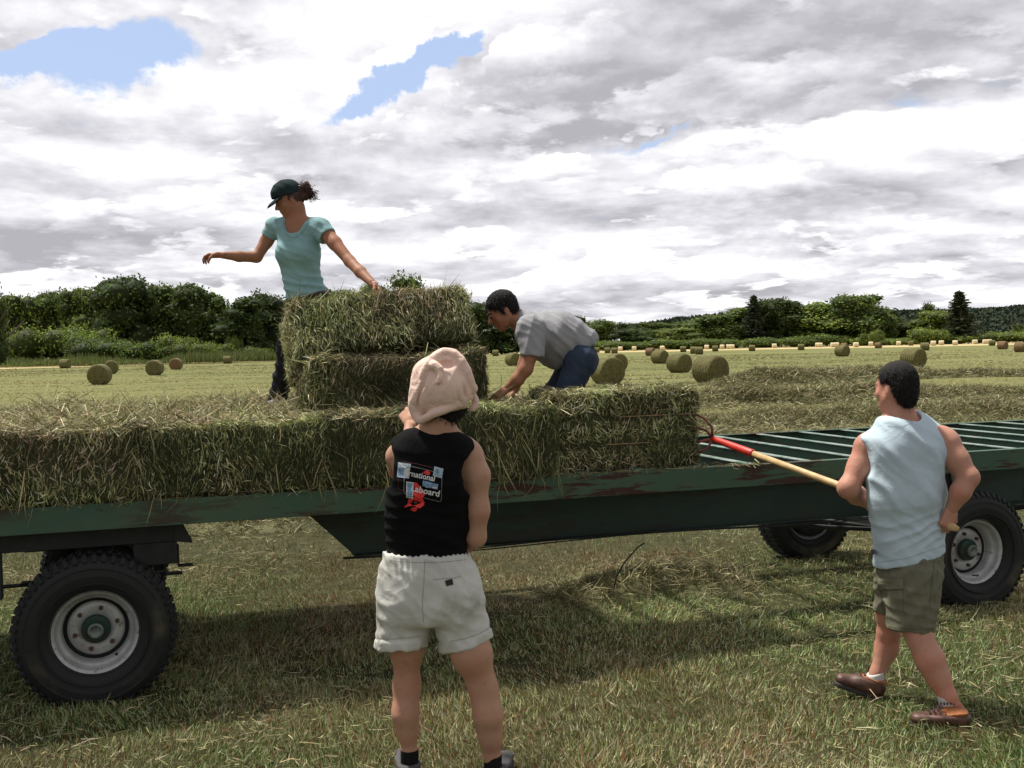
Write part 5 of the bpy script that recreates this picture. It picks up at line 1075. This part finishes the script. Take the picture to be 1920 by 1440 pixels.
    def leg(x0, y0, x1, y1, r0, r1, c, cuff):
        f = g.new(); g.cone(f, J(x0, y0), J(x1, y1), r(r0), r(r1), .03, YA, 1.0); sk = (J(762, 1120), J(763, 1235, .03), 49, 37) if x1 < 800 else (J(848, 1120), J(886, 1245, -.03), 49, 41); g.cone(f, sk[0], sk[1], r(sk[2]), r(sk[3]), .02); q, n = pplane(*c, 4.5, -.12); f = g.plane(f, q, n, .006)
        k = g.new(); g.cone(k, J(x0, y0), J(x1, y1), r(r0 + 4.5), r(r1 + 4.5), .03, YA, 1.0); k = g.plane(k, q - n * 0 + n * .0, n, .008); k = g.plane(k, q - n * .042, -n, .012); return np.minimum(f, k)
    l1 = leg(757, 1110, 750, 1216, 51, 45.5, (700, 1216, 794, 1214), 0); l2 = leg(848, 1110, 877, 1208, 55, 47, (838, 1223, 922, 1196), 0)
    lg = np.minimum(l1, l2); h = np.maximum(.03 - np.abs(b - lg), 0) / .03; f = np.minimum(b, lg) - h * h * .0075
    g.cone(f, J(803, 1185, -.3), J(800, 1130, -.16), r(4), r(1), .03, cut=True)
    env_w = lambda P_: np.clip((P_[:, 2] - (J(800, 1075)[2])) / .06, 0, 1)
    sm = cloth('shorts_cotton', (.60, .60, .55), .05, 800, .35, 10, .5, stain=(.30, .29, .23))
    sh = p.mesh('shorts', [(g, f)], sm, lambda V: wav(V, (1, .2, -.2), .05, .004, 12, .9, 6, lambda P_: np.clip((J(800, 1215)[2] + .12 - P_[:, 2]) / .1, 0, 1)) + wav(V, (1, .3, 0), .021, .0045, 1, .5, 8, env_w) + wav(V, (1, .2, -.45), .11, .0040, 2, .9, 4) + wav(V, (.3, 0, 1), .10, .0025, 6, 1.0, 5) + wav(V, (.7, 0, .8), .05, .0018, 9, 1.2, 9))
    decal(p, sh, [quadgrid([(834, 1089), (848, 1085), (850, 1096), (837, 1099)], 3, 3)], plain('black_patch', (.012, .010, .010), .7, bump=0), 'label_patch', off=.004)
    seam = plain('seam_shade', (.26, .25, .21), .9, bump=0)
    decal(p, sh, [stroke([(703, 1196), (730, 1199), (760, 1196), (790, 1193)], .9)], seam, 'seam', off=.002); decal(p, sh, [stroke([(843, 1203), (870, 1198), (900, 1188), (920, 1176)], .9)], seam, 'seam', off=.002)
    decal(p, sh, [stroke([(811, 1087), (832, 1085), (852, 1084), (864, 1080)], .9), stroke([(797, 1052), (795, 1090), (792, 1130), (794, 1168)], .8), stroke([(730, 1051), (760, 1054), (800, 1055), (840, 1053), (874, 1049)], .8)], seam, 'seam', off=.002)
    # --- socks and shoes
    bk = cloth('black_sock', (.012, .012, .013), .2, 900, .4); ug = plain('grey_trainer', (.06, .058, .058), .7, nscale=40, bump=.3); so_ = plain('dark_sole', (.03, .028, .026), .8)
    for x, y, dd, tx in ((768, 1412, .03, -.05), (924, 1424, -.03, .06)):
        g = Grid(J(x - 40, y + 60, dd) - .1, J(x + 40, y - 45, dd) + .1, .005); f = g.new(); g.cone(f, J(x, y - 16, dd), J(x, y + 44, dd), r(17.5), r(17), .02); f = g.plane(f, J(x, y - (8 if dd > 0 else 10), dd), (0, 0, 1)); p.mesh('sock', [(g, f)], bk)
        an = J(x + 1, y + 30, dd); he = np.array([an[0], an[1] - .055, .006]); he[2] = 0.008; to = he + np.array([tx, .26, 0]); an[2] = .066; shoe(p, an, he, to, ug, so_, .0)
person_a()

# ============================================================ B: man with the pitchfork
def person_b():
    p = Person(5.28, 'man in pale blue sleeveless shirt and khaki shorts walking with the pitchfork', Z(1700, 1330)); p.org[2] = 0; p.root.location[2] = 0
    J, r = p.J, p.r; N = np.array([-.45, .89, 0.])
    def box(x0, y0, x1, y1, d0, d1, h):
        c = [J(x, y, d) for x in (x0, x1) for y in (y0, y1) for d in (d0, d1)]; return Grid(np.min(c, 0), np.max(c, 0), h)
    def at_fork(x):              # the handle's point at bearing x
        ts = np.linspace(0, 1, 200); P = np.array([fk(t) for t in ts]); v = P - CAM; px = 960 + F * (v @ CX) / (v @ FW); return P[np.argmin(abs(px - x))]
    hR, hL = at_fork(1768), at_fork(1655)
    g = box(1540, 670, 1860, 1330, -.35, .45, .007); f = g.new()
    g.cone(f, J(1698, 850), J(1702, 1040), r(68), r(60), .05, N, .68); g.cone(f, J(1705, 1040), J(1705, 1075), r(54), r(52), .05, N, .8)
    g.cone(f, J(1684, 752, .01), J(1688, 806, .01), r(27), r(33), .03); g.cone(f, J(1642, 838, .03), J(1762, 830, -.03), r(25), r(27), .06); g.cone(f, J(1686, 800), J(1630, 832, .02), r(20), r(20), .05); g.cone(f, J(1690, 800), J(1768, 824, -.02), r(20), r(22), .05)
    # left arm: down, elbow back, forearm going round the front
    g.cone(f, J(1624, 842, .04), J(1612, 876, .02), r(24), r(20), .04); g.cone(f, J(1610, 876, .02), J(1591, 914, -.02), r(20), r(18), .04); wl_ = hL + np.array([-.055, -.03, -.015])
    g.cone(f, J(1590, 916, -.02), (J(1606, 928, .12)), r(19), r(17.5), .03); g.cone(f, J(1606, 928, .12), wl_, r(17.5), r(12), .03)
    # right arm
    g.cone(f, J(1777, 838, -.05), J(1793, 862, -.08), r(25), r(21), .04); g.cone(f, J(1793, 862, -.08), J(1816, 894, -.12), r(20.5), r(17.5), .04); wr_ = hR + np.array([.03, -.02, .075])
    g.cone(f, J(1817, 896, -.12), J(1801, 922, -.13), r(17.5), r(17), .03); g.cone(f, J(1801, 922, -.13), wr_, r(17.5), r(12), .03)
    g.cone(f, J(1782, 893, -.22), J(1800, 884, -.22), r(1.5), r(1.2), .02, cut=True)
    # legs
    g.cone(f, J(1718, 1080, -.05), J(1712, 1165, -.08), r(36), r(26), .03); g.cone(f, J(1712, 1165, -.08), J(1725, 1196, -.11), r(25), r(20), .04); g.cone(f, J(1725, 1200, -.11), J(1744, 1238, -.15), r(22), r(23.5), .05); g.cone(f, J(1744, 1238, -.15), J(1760, 1272, -.17), r(23.5), r(19), .05); g.cone(f, J(1760, 1272, -.17), J(1777, 1306, -.2), r(19), r(15), .04); g.cone(f, J(1777, 1306, -.2), J(1784, 1326, -.2), r(17), r(17), .02)
    g.cone(f, J(1688, 1080, .05), J(1668, 1150, .12), r(34), r(26), .03); g.cone(f, J(1668, 1150, .12), J(1666, 1188, .14), r(23), r(20.5), .03); g.cone(f, J(1666, 1188, .14), J(1662, 1216, .16), r(20.5), r(21), .03); g.cone(f, J(1662, 1216, .15), J(1645, 1262, .14), r(21), r(13.5), .03); g.cone(f, J(1645, 1262, .14), J(1640, 1276, .14), r(14), r(14), .02)
    fwd = np.array([-.60, .80, -.08]); hc = J(1678, 726, .0); Ah, R = head(g, f, hc, fwd, (0.02, 0, 1), .97, 1.1)
    fd = (FB - FA) / np.linalg.norm(FB - FA)
    h1 = hand(wr_, hR - wr_ + np.array([.0, -.03, 0]), (-.2, 1, 0), (1.0, 1.1, .8), -1, 1.0); h2 = hand(wl_, hL - wl_ + np.array([.02, .0, .02]), (0, -.2, 1), (1.0, 1.1, .8), 1, 1.0)
    p.mesh('body', [(g, f), h1, h2], M_SKB)
    # hair, cropped short
    g = box(1620, 665, 1745, 790, -.2, .2, .0045); f = g.new(); A = Ah
    g.ell(f, A(0, -.022, .040), (.081, .096, .090), .02, R); g.ell(f, A(0, -.055, -.012), (.070, .055, .070), .03, R)
    g.cone(f, A(0, -.062, -.06), A(0, -.06, -.03), .045, .05, .02)
    f = g.plane(f, A(0, .058, .05), R @ np.array([0, 1., -.55]), .01); g.ell(f, A(.085, .012, -.03), (.05, .045, .05), .008, R, cut=True); g.ell(f, A(-.085, .012, -.03), (.05, .045, .05), .008, R, cut=True)
    fuzz(p.mesh('hair', [(g, f)], M_HAIR, lambda V: fbm(V, 90, 2) * .002, it=1), 6500, .013, down=1.1)
    # shirt
    g = box(1575, 770, 1820, 1085, -.38, .38, .006); f = g.new()
    g.cone(f, J(1695, 850), J(1699, 930), r(84), r(78), .05, N, .72); g.cone(f, J(1700, 930), J(1702, 985), r(74), r(68), .05, N, .78); g.cone(f, J(1702, 985), J(1706, 1060), r(68), r(71), .04, N, .85)
    g.cone(f, J(1686, 812), J(1634, 838, .02), r(23), r(23), .05); g.cone(f, J(1692, 810), J(1764, 832, -.02), r(24), r(25), .05); g.cone(f, J(1640, 850, .02), J(1762, 846, -.02), r(28), r(30), .06, N, 1.0)
    g.cone(f, J(1676, 850, -.06), J(1680, 930, -.08), r(34), r(36), .06); g.cone(f, J(1730, 850, -.07), J(1726, 930, -.09), r(34), r(34), .06)
    g.cone(f, J(1685, 740), J(1688, 792, .0), r(31), r(33), .01, N, 1.2, cut=True); g.ell(f, J(1588, 868, .04), (r(34), .4, r(62)), .008, cut=True); g.ell(f, J(1810, 868, -.05), (r(33), .4, r(66)), .008, cut=True)
    q, n = pplane(1638, 1064, 1778, 1031, 5.28, -.06); f = g.plane(f, q, n)
    sm = cloth('pale_blue_jersey', (.52, .63, .70), .05, 900, .3, 8, .5)
    diag = lambda P_: np.clip(1 - np.abs((P_ - J(1745, 950))[:, 0] * .4) / .1, .35, 1)
    st = p.mesh('sleeveless_shirt', [(g, f)], sm, lambda V: wav(V, (.72, 0, .6), .13, .007, 2, .8, 4, lambda P_: np.clip((P_[:, 2] - .95) / .1, .3, 1)) + wav(V, (.35, 0, -1), .065, .005, 4, 1.6, 5, lambda P_: np.clip(1 - abs(P_[:, 2] - J(1700, 985)[2]) / .14, 0, 1)) + wav(V, (.55, 0, .75), .06, .0015, 7, 1.2, 6))
    decal(p, st, [quadgrid([(1632, 1031), (1639, 1030), (1640, 1039), (1634, 1041)], 2, 2)], plain('black_tag', (.02, .02, .025), .7, bump=0), 'hem_tag', off=.003)
    sd2 = plain('blue_seam', (.27, .38, .44), .9, bump=0); decal(p, st, [stroke([(1640, 1055), (1700, 1047), (1774, 1022)], .8), stroke([(1664, 799), (1690, 800), (1712, 792)], .9)], sd2, 'hem_seam', off=.002)
    # shorts
    g = box(1600, 1005, 1800, 1200, -.35, .4, .006); f = g.new()
    g.cone(f, J(1706, 1040), J(1706, 1075), r(65), r(62), .04, N, .85); f = g.plane(f, J(1700, 1022), (0, 0, 1)); f = g.plane(f, J(1700, 1135), (0, 0, -1), .04)
    a = g.new(); g.cone(a, J(1712, 1080, -.05), J(1708, 1178, -.06), r(52), r(43), .03); q, n = pplane(1664, 1178, 1752, 1184, 5.22, -.08); a = g.plane(a, q, n)
    c = g.new(); g.cone(c, J(1688, 1080, .04), J(1671, 1160, .10), r(48), r(32), .03); q, n = pplane(1641, 1146, 1690, 1166, 5.36, -.08); c = g.plane(c, q, n)
    lg = np.minimum(a, c); h = np.maximum(.03 - np.abs(f - lg), 0) / .03; f = np.minimum(f, lg) - h * h * .0075
    km = cloth('khaki_twill', (.17, .165, .115), .1, 700, .4, 9, .5)
    ks = p.mesh('shorts', [(g, f)], km, lambda V: wav(V, (.8, 0, -.7), .075, .005, 3, .8, 5) + wav(V, (.3, 0, 1), .06, .003, 6, 1.1, 7) + wav(V, (1, 0, .3), .04, .0015, 9, 1.1, 9))
    decal(p, ks, [quadgrid([(1646, 1084), (1693, 1085), (1694, 1104), (1650, 1106)], 6, 4)], cloth('khaki_flap', (.20, .195, .14), .1, 700, .3), 'pocket_flap', off=.006)
    dk = plain('khaki_seam', (.075, .07, .05), .9, bump=0); decal(p, ks, [stroke([(1649, 1107), (1694, 1105)], 1.1), stroke([(1666, 1174), (1708, 1181), (1751, 1179)], .8), stroke([(1752, 1050), (1748, 1090), (1744, 1130)], .8), stroke([(1651, 1108), (1654, 1140), (1662, 1160)], .7), stroke([(1693, 1106), (1694, 1150)], .6)], dk, 'seam', off=.003)
    # socks and boots
    ws = cloth('white_sock', (.62, .62, .60), .05, 900, .4); br = plain('brown_leather', (.085, .038, .026), .5, nscale=30, var=.4, bump=.2); sl_ = plain('boot_sole', (.035, .03, .026), .8); org = plain('orange_collar', (.30, .10, .025), .6, nscale=30, var=.3, bump=.2); lac = plain('boot_lace', (.04, .02, .015), .8)
    for (ax, ay, dd, hx, hy, tx, ty, side) in ((1781, 1322, -.2, 1817, 1364, 1706, 1360, 1), (1640, 1272, .14, 1650, 1315, 1563, 1268, 0)):
        g = Grid(J(ax - 40, ay + 30, dd) - .09, J(ax + 40, ay - 40, dd) + .09, .005); f = g.new(); up_ = (J(ax, ay, dd) - J(ax + (6 if side else -8), ay + 24, dd)); top_ = J(ax - (8 if side else -5), ay - 26, dd)
        g.cone(f, top_, J(ax, ay + 4, dd), r(17.5), r(17), .02); f = g.plane(f, J(ax - 4, ay - (14 if side else 10), dd), (.25 if side else -.35, 0, 1)); so2 = p.mesh('sock', [(g, f)], ws)
        if side: decal(p, so2, [stroke([(1763 + k * 6, 1320), (1766 + k * 6, 1320 - 1)], 5) for k in range(6)], lac, 'sock_pattern', off=.002)
        if side: he, to = Z(hx, hy, .01), Z(tx, ty, .01); to = he + (to - he)
        else: he = J(hx, hy, dd); he[2] = max(.0, Z(hx, hy, 0)[2]); to = J(tx, ty + 14, dd + .04)
        an = J(ax + 1, ay + 6, dd); o, P_, up, d, s_, L = shoe(p, an, he, to, br, sl_, .012, .047, 'boot', 1.0)
        g = Grid(np.minimum(he, an) - .1, np.maximum(he, an) + .12, .005); f = g.new(); g.cone(f, P_(.2, .07), an + up * .02 - d * .005, .047, .044, .02); g.cone(f, P_(.34, .075), an + up * .02, .044, .042, .02); f = g.plane(f, an + up * .022, up + d * .15, .006); f = g.plane(f, P_(.2, .046), -up + d * .1, .006)
        p.mesh('padded_collar', [(g, f)], org, lambda V: .0035 * np.cos((V - he) @ up * 2 * np.pi / .018), it=1, parent=o)
        m = MB()
        for k in range(4): c0 = P_(.46 + .07 * k, .100 - .009 * k) - p.org; m.tube([c0 - s_ * .026 - up * .008, c0 + up * .004, c0 + s_ * .026 - up * .008], .0035, 6)
        m.build('lace', lac, o, True)
person_b()

# ============================================================ C: woman on the load
def person_c():
    p = Person(7.45, 'woman in dark cap and turquoise t-shirt standing on the bales with arms spread', W(545, 766, 7.45)); J, r = p.J, p.r; N = np.array([-.5, -.86, 0.])
    def box(x0, y0, x1, y1, d0, d1, h):
        c = [J(x, y, d) for x in (x0, x1) for y in (y0, y1) for d in (d0, d1)]; return Grid(np.min(c, 0), np.max(c, 0), h)
    g = box(360, 325, 735, 775, -.75, .4, .0075); f = g.new()
    g.cone(f, J(560, 448), J(566, 520), r(39), r(31), .05, N, .66); g.cone(f, J(566, 520), J(578, 565), r(33), r(38), .05, N, .75)
    g.cone(f, J(556, 388), J(560, 424, .01), r(15.5), r(18), .03); g.cone(f, J(515, 424, .06), J(600, 424, -.08), r(14), r(15), .05); g.cone(f, J(560, 414), J(592, 424, -.06), r(9), r(9), .03)
    g.cone(f, J(513, 428, .06), J(500, 452, .08), r(15), r(12), .03); g.cone(f, J(500, 452, .08), J(481, 482, .04), r(12), r(10), .02); g.cone(f, J(481, 482, .04), J(448, 481, -.02), r(10.5), r(9.5), .02); g.cone(f, J(448, 481, -.02), J(414, 478, -.08), r(9.5), r(6.5), .02)
    g.cone(f, J(604, 430, -.08), J(628, 456, -.16), r(15), r(12.5), .03); g.cone(f, J(628, 456, -.16), J(656, 490, -.26), r(12.5), r(10), .02); g.cone(f, J(656, 490, -.26), J(676, 510, -.36), r(10.5), r(10), .02); g.cone(f, J(676, 510, -.36), J(701, 534, -.48), r(10), r(7), .02)
    fwd = np.array([-.86, -.36, -.38]); Ah, R = head(g, f, J(541, 375), fwd, (-.28, -.1, 1), .93, .88)
    h1 = hand(J(414, 478, -.08), (-1, -.1, -.06), (-.15, -.25, -1), (.55, .75, .5), -1, .9, thumb=.8); h2 = hand(J(701, 533, -.48), J(715, 549, -.52) - J(701, 534, -.48), (-.3, -.4, -.8), (.5, .8, .6), 1, .92)
    p.mesh('body', [(g, f), h1, h2], M_SKC)
    for s_ in (-1, 1):
        c0 = Ah(.032 * s_, .088, .005) - p.org; m = MB().lathe([(.001, -.006), (.006, -.004), (.008, 0), (.006, .004), (.001, .006)], tuple(c0), (0, 0, 1), 10); m.build('eye', M_EYE, p.root, True)
    # hair bun / tail out of the cap's back
    g = box(525, 330, 600, 400, -.2, .2, .005); f = g.new(); A = Ah; g.ell(f, A(0, -.03, .01), (.078, .085, .085), .02, R); f = g.plane(f, A(0, .02, 0), R @ np.array([0, 1., .1])); f = g.plane(f, A(0, 0, -.055), R @ np.array([0, 0, -1.]), .02)
    g.cone(f, J(562, 358), J(572, 350), r(9), r(10), .02); g.cone(f, J(572, 350), J(580, 362), r(9), r(7), .015); g.cone(f, J(572, 366), J(566, 374), r(8), r(5), .015); g.cone(f, J(580, 358), J(576, 370), r(6), r(5), .01)
    p.mesh('hair', [(g, f)], M_HAIRB, lambda V: wav(V, (.5, .2, 1), .016, .004, 3, 1, 12), it=1)
    n = 420; tt = rng.random(n); c = np.array([J(562 + 20 * a, 352 + 14 * a * a, 0) for a in tt]) + rng.normal(size=(n, 3)) * .015; v = (np.array([[.55, .1, -.45]]) + rng.normal(size=(n, 3)) * .5) * .045
    ribbons('ponytail', c - p.org, v, np.full(n, .004), pick([(.05, .018, .013), (.10, .03, .02), (.02, .01, .008)], [3, 2, 2], n), M_HAY, .6, parent=p.root)
    # cap
    g = box(475, 322, 590, 405, -.25, .25, .0045); f = g.new(); g.ell(f, A(0, -.005, .052), (.089, .108, .092), .01, R); f = g.plane(f, A(0, 0, .032), R @ np.array([0, .12, -1.]), .004)
    cm = cloth('cap_cotton', (.020, .034, .036), .15, 900, .3, 12, .3); cap = p.mesh('cap', [(g, f)], cm, lambda V: wav(V, (.6, .2, 1), .05, .0015, 3))
    b = g.new(); g.ell(b, A(0, .10, .020), (.082, .085, .016), .004, R @ np.array([[1, 0, 0], [0, math.cos(.35), -math.sin(-.35)], [0, math.sin(-.35), math.cos(.35)]])); b2 = b.copy(); g.ell(b2, A(0, .09, -.004), (.075, .10, .022), .003, R, cut=True); p.mesh('brim', [(g, b2)], cm, it=1, parent=cap)
    m = MB().lathe([(.001, .006), (.008, .004), (.009, 0)], tuple(A(0, -.005, .144) - p.org), tuple(R[:, 2]), 12); m.build('button', cm, cap, True)
    # t-shirt
    g = box(480, 395, 640, 585, -.4, .4, .0055); f = g.new()
    g.cone(f, J(560, 452), J(562, 485), r(44), r(41), .05, N, .72); g.cone(f, J(562, 485), J(566, 525), r(40), r(35), .04, N, .78); g.cone(f, J(566, 525), J(578, 565), r(35), r(44), .04, N, .85)
    g.cone(f, J(516, 424, .06), J(602, 426, -.08), r(17), r(18), .06); g.ell(f, J(534, 474, -.06), (r(18), .06, r(18)), .07); g.ell(f, J(566, 476, -.11), (r(17), .06, r(17)), .07)
    g.cone(f, J(515, 425, .06), J(500, 450, .08), r(17), r(15), .02); g.cone(f, J(603, 430, -.08), J(622, 452, -.14), r(18), r(18), .02)
    f = g.plane(f, J(504, 452, .06), J(503, 446, .06) - J(512, 428, .06) if False else (J(497, 458, .06) - J(512, 426, .06)) * 1.0, .004) if False else f
    e = J(497, 456, .08) - J(514, 426, .06); e /= np.linalg.norm(e); sl, P_ = g.sub(J(500, 446, .08) - .09, J(500, 446, .08) + .09); d = (P_ - (J(503, 440, .08) + e * .0)) @ e; dist = np.linalg.norm(P_ - J(500, 452, .08), axis=-1) - .085; f[sl] = np.maximum(f[sl], np.where(dist < 0, np.minimum(d - .008, -dist), -1))
    e = J(628, 458, -.16) - J(603, 428, -.08); e /= np.linalg.norm(e); sl, P_ = g.sub(J(618, 452, -.14) - .12, J(618, 452, -.14) + .12); d = (P_ - J(612, 441, -.11)) @ e; dist = np.linalg.norm(P_ - J(626, 456, -.15), axis=-1) - .095; f[sl] = np.maximum(f[sl], np.where(dist < 0, np.minimum(d - .006, -dist), -1))
    c0 = J(555, 402, -.06); g.ell(f, c0, (r(25), .15, r(38)), .006, frame((-.5, -.86, -.35), (0, 0, 1)), cut=True); g.cone(f, J(560, 380), J(561, 408), r(21), r(23), .006, cut=True)
    q, n = pplane(533, 564, 619, 548, 7.45, .0); f = g.plane(f, q, n)
    tm = cloth('turquoise_jersey', (.26, .43, .44), .05, 900, .3, 9, .45); wz = J(570, 535)[2]
    ts_ = p.mesh('t_shirt', [(g, f)], tm, lambda V: wav(V, (.25, 0, 1), .055, .008, 3, .8, 5, lambda P_: np.clip(1 - abs(P_[:, 2] - wz) / .11, 0, 1)) + wav(V, (.9, 0, .45), .10, .004, 2, .8, 4) + wav(V, (.5, 0, 1), .05, .002, 6, 1.1, 8), it=4)
    decal(p, ts_, [stroke([(531, 412), (531, 424), (536, 437), (544, 446), (556, 444), (566, 436), (575, 424), (580, 412)], 1.0)], plain('turquoise_trim', (.15, .31, .31), .9, bump=0), 'neck_trim', off=.003)
    # trousers
    g = box(485, 535, 680, 785, -.45, .45, .007); f = g.new()
    g.cone(f, J(580, 556), J(578, 590), r(39), r(41), .04, N, .8); f = g.plane(f, J(580, 546), (0.08, 0, 1)); g.cone(f, J(556, 585, -.02), J(540, 650, -.10), r(25), r(19), .03); g.cone(f, J(540, 650, -.10), J(530, 706, -.02), r(19), r(15), .03); g.cone(f, J(530, 706, -.02), J(520, 752, .02), r(16), r(18), .03)
    g.cone(f, J(598, 585), J(618, 660, -.05), r(26), r(20), .03); g.cone(f, J(618, 660, -.05), J(640, 752, .1), r(20), r(17), .03)
    dn = cloth('dark_trousers', (.022, .021, .027), .25, 800, .4, 8, .5); p.mesh('trousers', [(g, f)], dn, lambda V: wav(V, (.5, 0, 1), .06, .005, 3, 1, 5) + wav(V, (1, 0, .3), .05, .003, 6, 1, 6))
    m = MB().tube([J(544, 562, -.17) - p.org, J(575, 556, -.24) - p.org, J(600, 549, -.22) - p.org, J(619, 545, -.12) - p.org], .012, 8); m.build('belt', plain('brown_belt', (.03, .018, .014), .5), p.root, True)
    gr = plain('grey_shoe', (.16, .16, .17), .7); so_ = plain('pale_sole', (.3, .29, .27), .7)
    shoe(p, J(522, 748, .02), J(540, 766, .06), J(502, 768, -.12), gr, so_, 0, .040); shoe(p, J(641, 748, .1), J(652, 766, .14), J(620, 768, -.04), gr, so_, 0, .040)
    m = MB(); m.tube([J(701 + 8 * math.cos(a), 533 + 4 * math.sin(a) - 3 * math.cos(a), -.48 + .045 * math.sin(a)) - p.org for a in np.linspace(0, 6.283, 20)], .002, 5, False); m.build('bracelet', plain('silver', (.6, .6, .6), .3, .8, bump=0), p.root, True)
person_c()

# ============================================================ D: man bending over the bales
def person_d():
    p = Person(7.0, 'man in grey t-shirt and blue jeans bending down on the wagon', W(1060, 860, 7.1)); p.org[2] = DK; p.root.location[2] = DK; J, r = p.J, p.r; S = np.array([0, 1., 0])
    def box(x0, y0, x1, y1, d0, d1, h):
        c = [J(x, y, d) for x in (x0, x1) for y in (y0, y1) for d in (d0, d1)]; return Grid(np.min(c, 0), np.max(c, 0), h)
    g = box(890, 530, 1140, 780, -.5, .5, .0065); f = g.new()
    g.cone(f, J(1000, 622), J(1060, 640), r(30), r(32), .05, S, 1.4); g.cone(f, J(1060, 640), J(1084, 662), r(28), r(24), .05, S, 1.1)
    g.cone(f, J(958, 590), J(985, 608), r(17), r(22), .03)
    g.cone(f, J(994, 622, -.2), J(998, 655, -.24), r(20), r(15), .03); g.cone(f, J(998, 655, -.24), J(986, 692, -.25), r(14.5), r(12), .02); g.cone(f, J(986, 692, -.25), J(970, 712, -.24), r(12.5), r(11.5), .02); g.cone(f, J(970, 712, -.24), J(950, 730, -.22), r(11.5), r(7.5), .02)
    g.cone(f, J(994, 622, .2), J(990, 660, .22), r(19), r(14), .03); g.cone(f, J(990, 660, .22), J(975, 705, .2), r(14), r(11), .02); g.cone(f, J(975, 705, .2), J(962, 738, .16), r(11), r(7), .02)
    fwd = np.array([-.86, -.16, -.48]); Ah, R = head(g, f, J(942, 583, -.02), fwd, (-.42, -.05, .9), .98, 1.02)
    h1 = hand(J(951, 729, -.22), J(936, 740, -.24) - J(951, 729, -.22), (-.3, .1, -.9), (.35, .5, .4), 1, 1.0, .3); h2 = hand(J(962, 738, .16), (-.4, -.2, -.6), (-.8, 0, .3), (.5, .6, .5), -1)
    p.mesh('body', [(g, f), h1, h2], M_SKC)
    for s_ in (-1, 1):
        c0 = Ah(.032 * s_, .0905, .006) - p.org; MB().lathe([(.001, -.006), (.007, -.003), (.009, 0), (.007, .003), (.001, .006)], tuple(c0), tuple(R[:, 2]), 10).build('eye', M_EYE, p.root, True)
        a0, a1, a2 = [Ah(x * s_, y, z) - p.org for x, y, z in ((.015, .099, .022), (.034, .093, .029), (.052, .077, .022))]; MB().tube([a0, a1, a2], [.003, .0045, .002], 6).build('eyebrow', M_HAIR, p.root, True)
    g = box(890, 530, 1000, 640, -.2, .2, .0042); f = g.new(); A = Ah; g.ell(f, A(0, -.018, .045), (.081, .100, .090), .02, R); g.ell(f, A(0, -.055, -.008), (.068, .05, .065), .03, R)
    f = g.plane(f, A(0, .068, .05), R @ np.array([0, 1., -.75]), .01)
    for s_ in (-1, 1): g.ell(f, A(.085 * s_, .010, -.035), (.05, .040, .05), .006, R, cut=True); g.cone(f, A(.074 * s_, .012, .02), A(.073 * s_, .010, -.012), .012, .008, .006)
    fuzz(p.mesh('hair', [(g, f)], M_HAIR, lambda V: fbm(V, 80, 2) * .003, it=1), 6000, .017, down=.8)
    # t-shirt
    g = box(950, 565, 1140, 720, -.5, .5, .006); f = g.new()
    g.cone(f, J(1000, 622), J(1045, 632), r(37), r(46), .06, S, 1.25); g.cone(f, J(1045, 632), J(1078, 646), r(46), r(40), .06, S, 1.15); g.cone(f, J(1022, 650), J(1042, 672), r(30), r(22), .05, S, 1.3); g.cone(f, J(1080, 640), J(1098, 645), r(36), r(26), .05, S, 1.1)
    g.cone(f, J(984, 606), J(976, 600), r(24), r(21), .03); g.cone(f, J(995, 618, -.19), J(999, 664, -.24), r(28), r(22), .03); g.cone(f, J(995, 618, .19), J(995, 660, .22), r(26), r(21), .03)
    q = J(999, 667, -.24); e = np.array([-.10, 0, -1.0]); sl, P_ = g.sub(J(998, 690, -.24) - .14, J(998, 690, -.24) + .14); d = (P_ - q) @ e / np.linalg.norm(e); near = (P_[..., 1] < 6.93) & (P_[..., 0] < J(1018, 670, -.24)[0]); f[sl] = np.where(near, np.maximum(f[sl], d), f[sl])
    f = g.plane(f, J(970, 600), (-1, 0, .25), .004)
    # hem runs up along the back of the hips
    a_, b_ = J(1119, 640), J(1030, 702); n = np.cross(b_ - a_, S); n /= np.linalg.norm(n); n = n if n @ (J(1110, 700) - a_) > 0 else -n; f = g.plane(f, a_, n, .006)
    gm = cloth('grey_jersey', (.31, .31, .325), .05, 900, .3, 9, .5)
    p.mesh('t_shirt', [(g, f)], gm, lambda V: wav(V, (1, 0, .75), .07, .006, 3, .7, 5, lambda P_: np.clip((P_[:, 0] - J(1010, 600)[0]) / .12, .15, 1)) + wav(V, (1, 0, -.4), .09, .004, 5, .9, 4) + wav(V, (.6, .3, .8), .045, .002, 8, 1.1, 8))
    # jeans
    g = box(990, 620, 1145, 880, -.45, .5, .007); f = g.new()
    g.cone(f, J(1076, 655), J(1090, 676), r(34), r(33), .04, S, 1.15); g.cone(f, J(1088, 675, -.12), J(1062, 745, -.14), r(30), r(23), .03); g.cone(f, J(1062, 745, -.14), J(1088, 838, -.05), r(22), r(15), .03)
    g.cone(f, J(1084, 675, .14), J(1038, 740, .15), r(30), r(22), .03); g.cone(f, J(1038, 740, .15), J(1062, 836, .22), r(21), r(15), .03)
    jm = cloth('blue_denim', (.04, .056, .092), .25, 800, .4, 10, .5); p.mesh('jeans', [(g, f)], jm, lambda V: wav(V, (.7, 0, 1), .08, .002, 3, 1.2, 6) + wav(V, (1, 0, -.3), .06, .002, 5, 1, 6))
    bs = plain('work_shoe', (.05, .04, .035), .7); so_ = plain('work_sole', (.03, .03, .03), .8)
    for x, dd in ((1088, -.05), (1062, .22)):
        an = J(x, 842, dd); an[2] = DK + .09; he = an + np.array([.05, 0, 0]); he[2] = DK + .002; shoe(p, an, he, he + np.array([-.26, -.05, 0]), bs, so_)
person_d()
for o in list(sc.objects):
    if o.type == 'MESH' and o.name.startswith('person'): pass
bpy.context.view_layer.update()
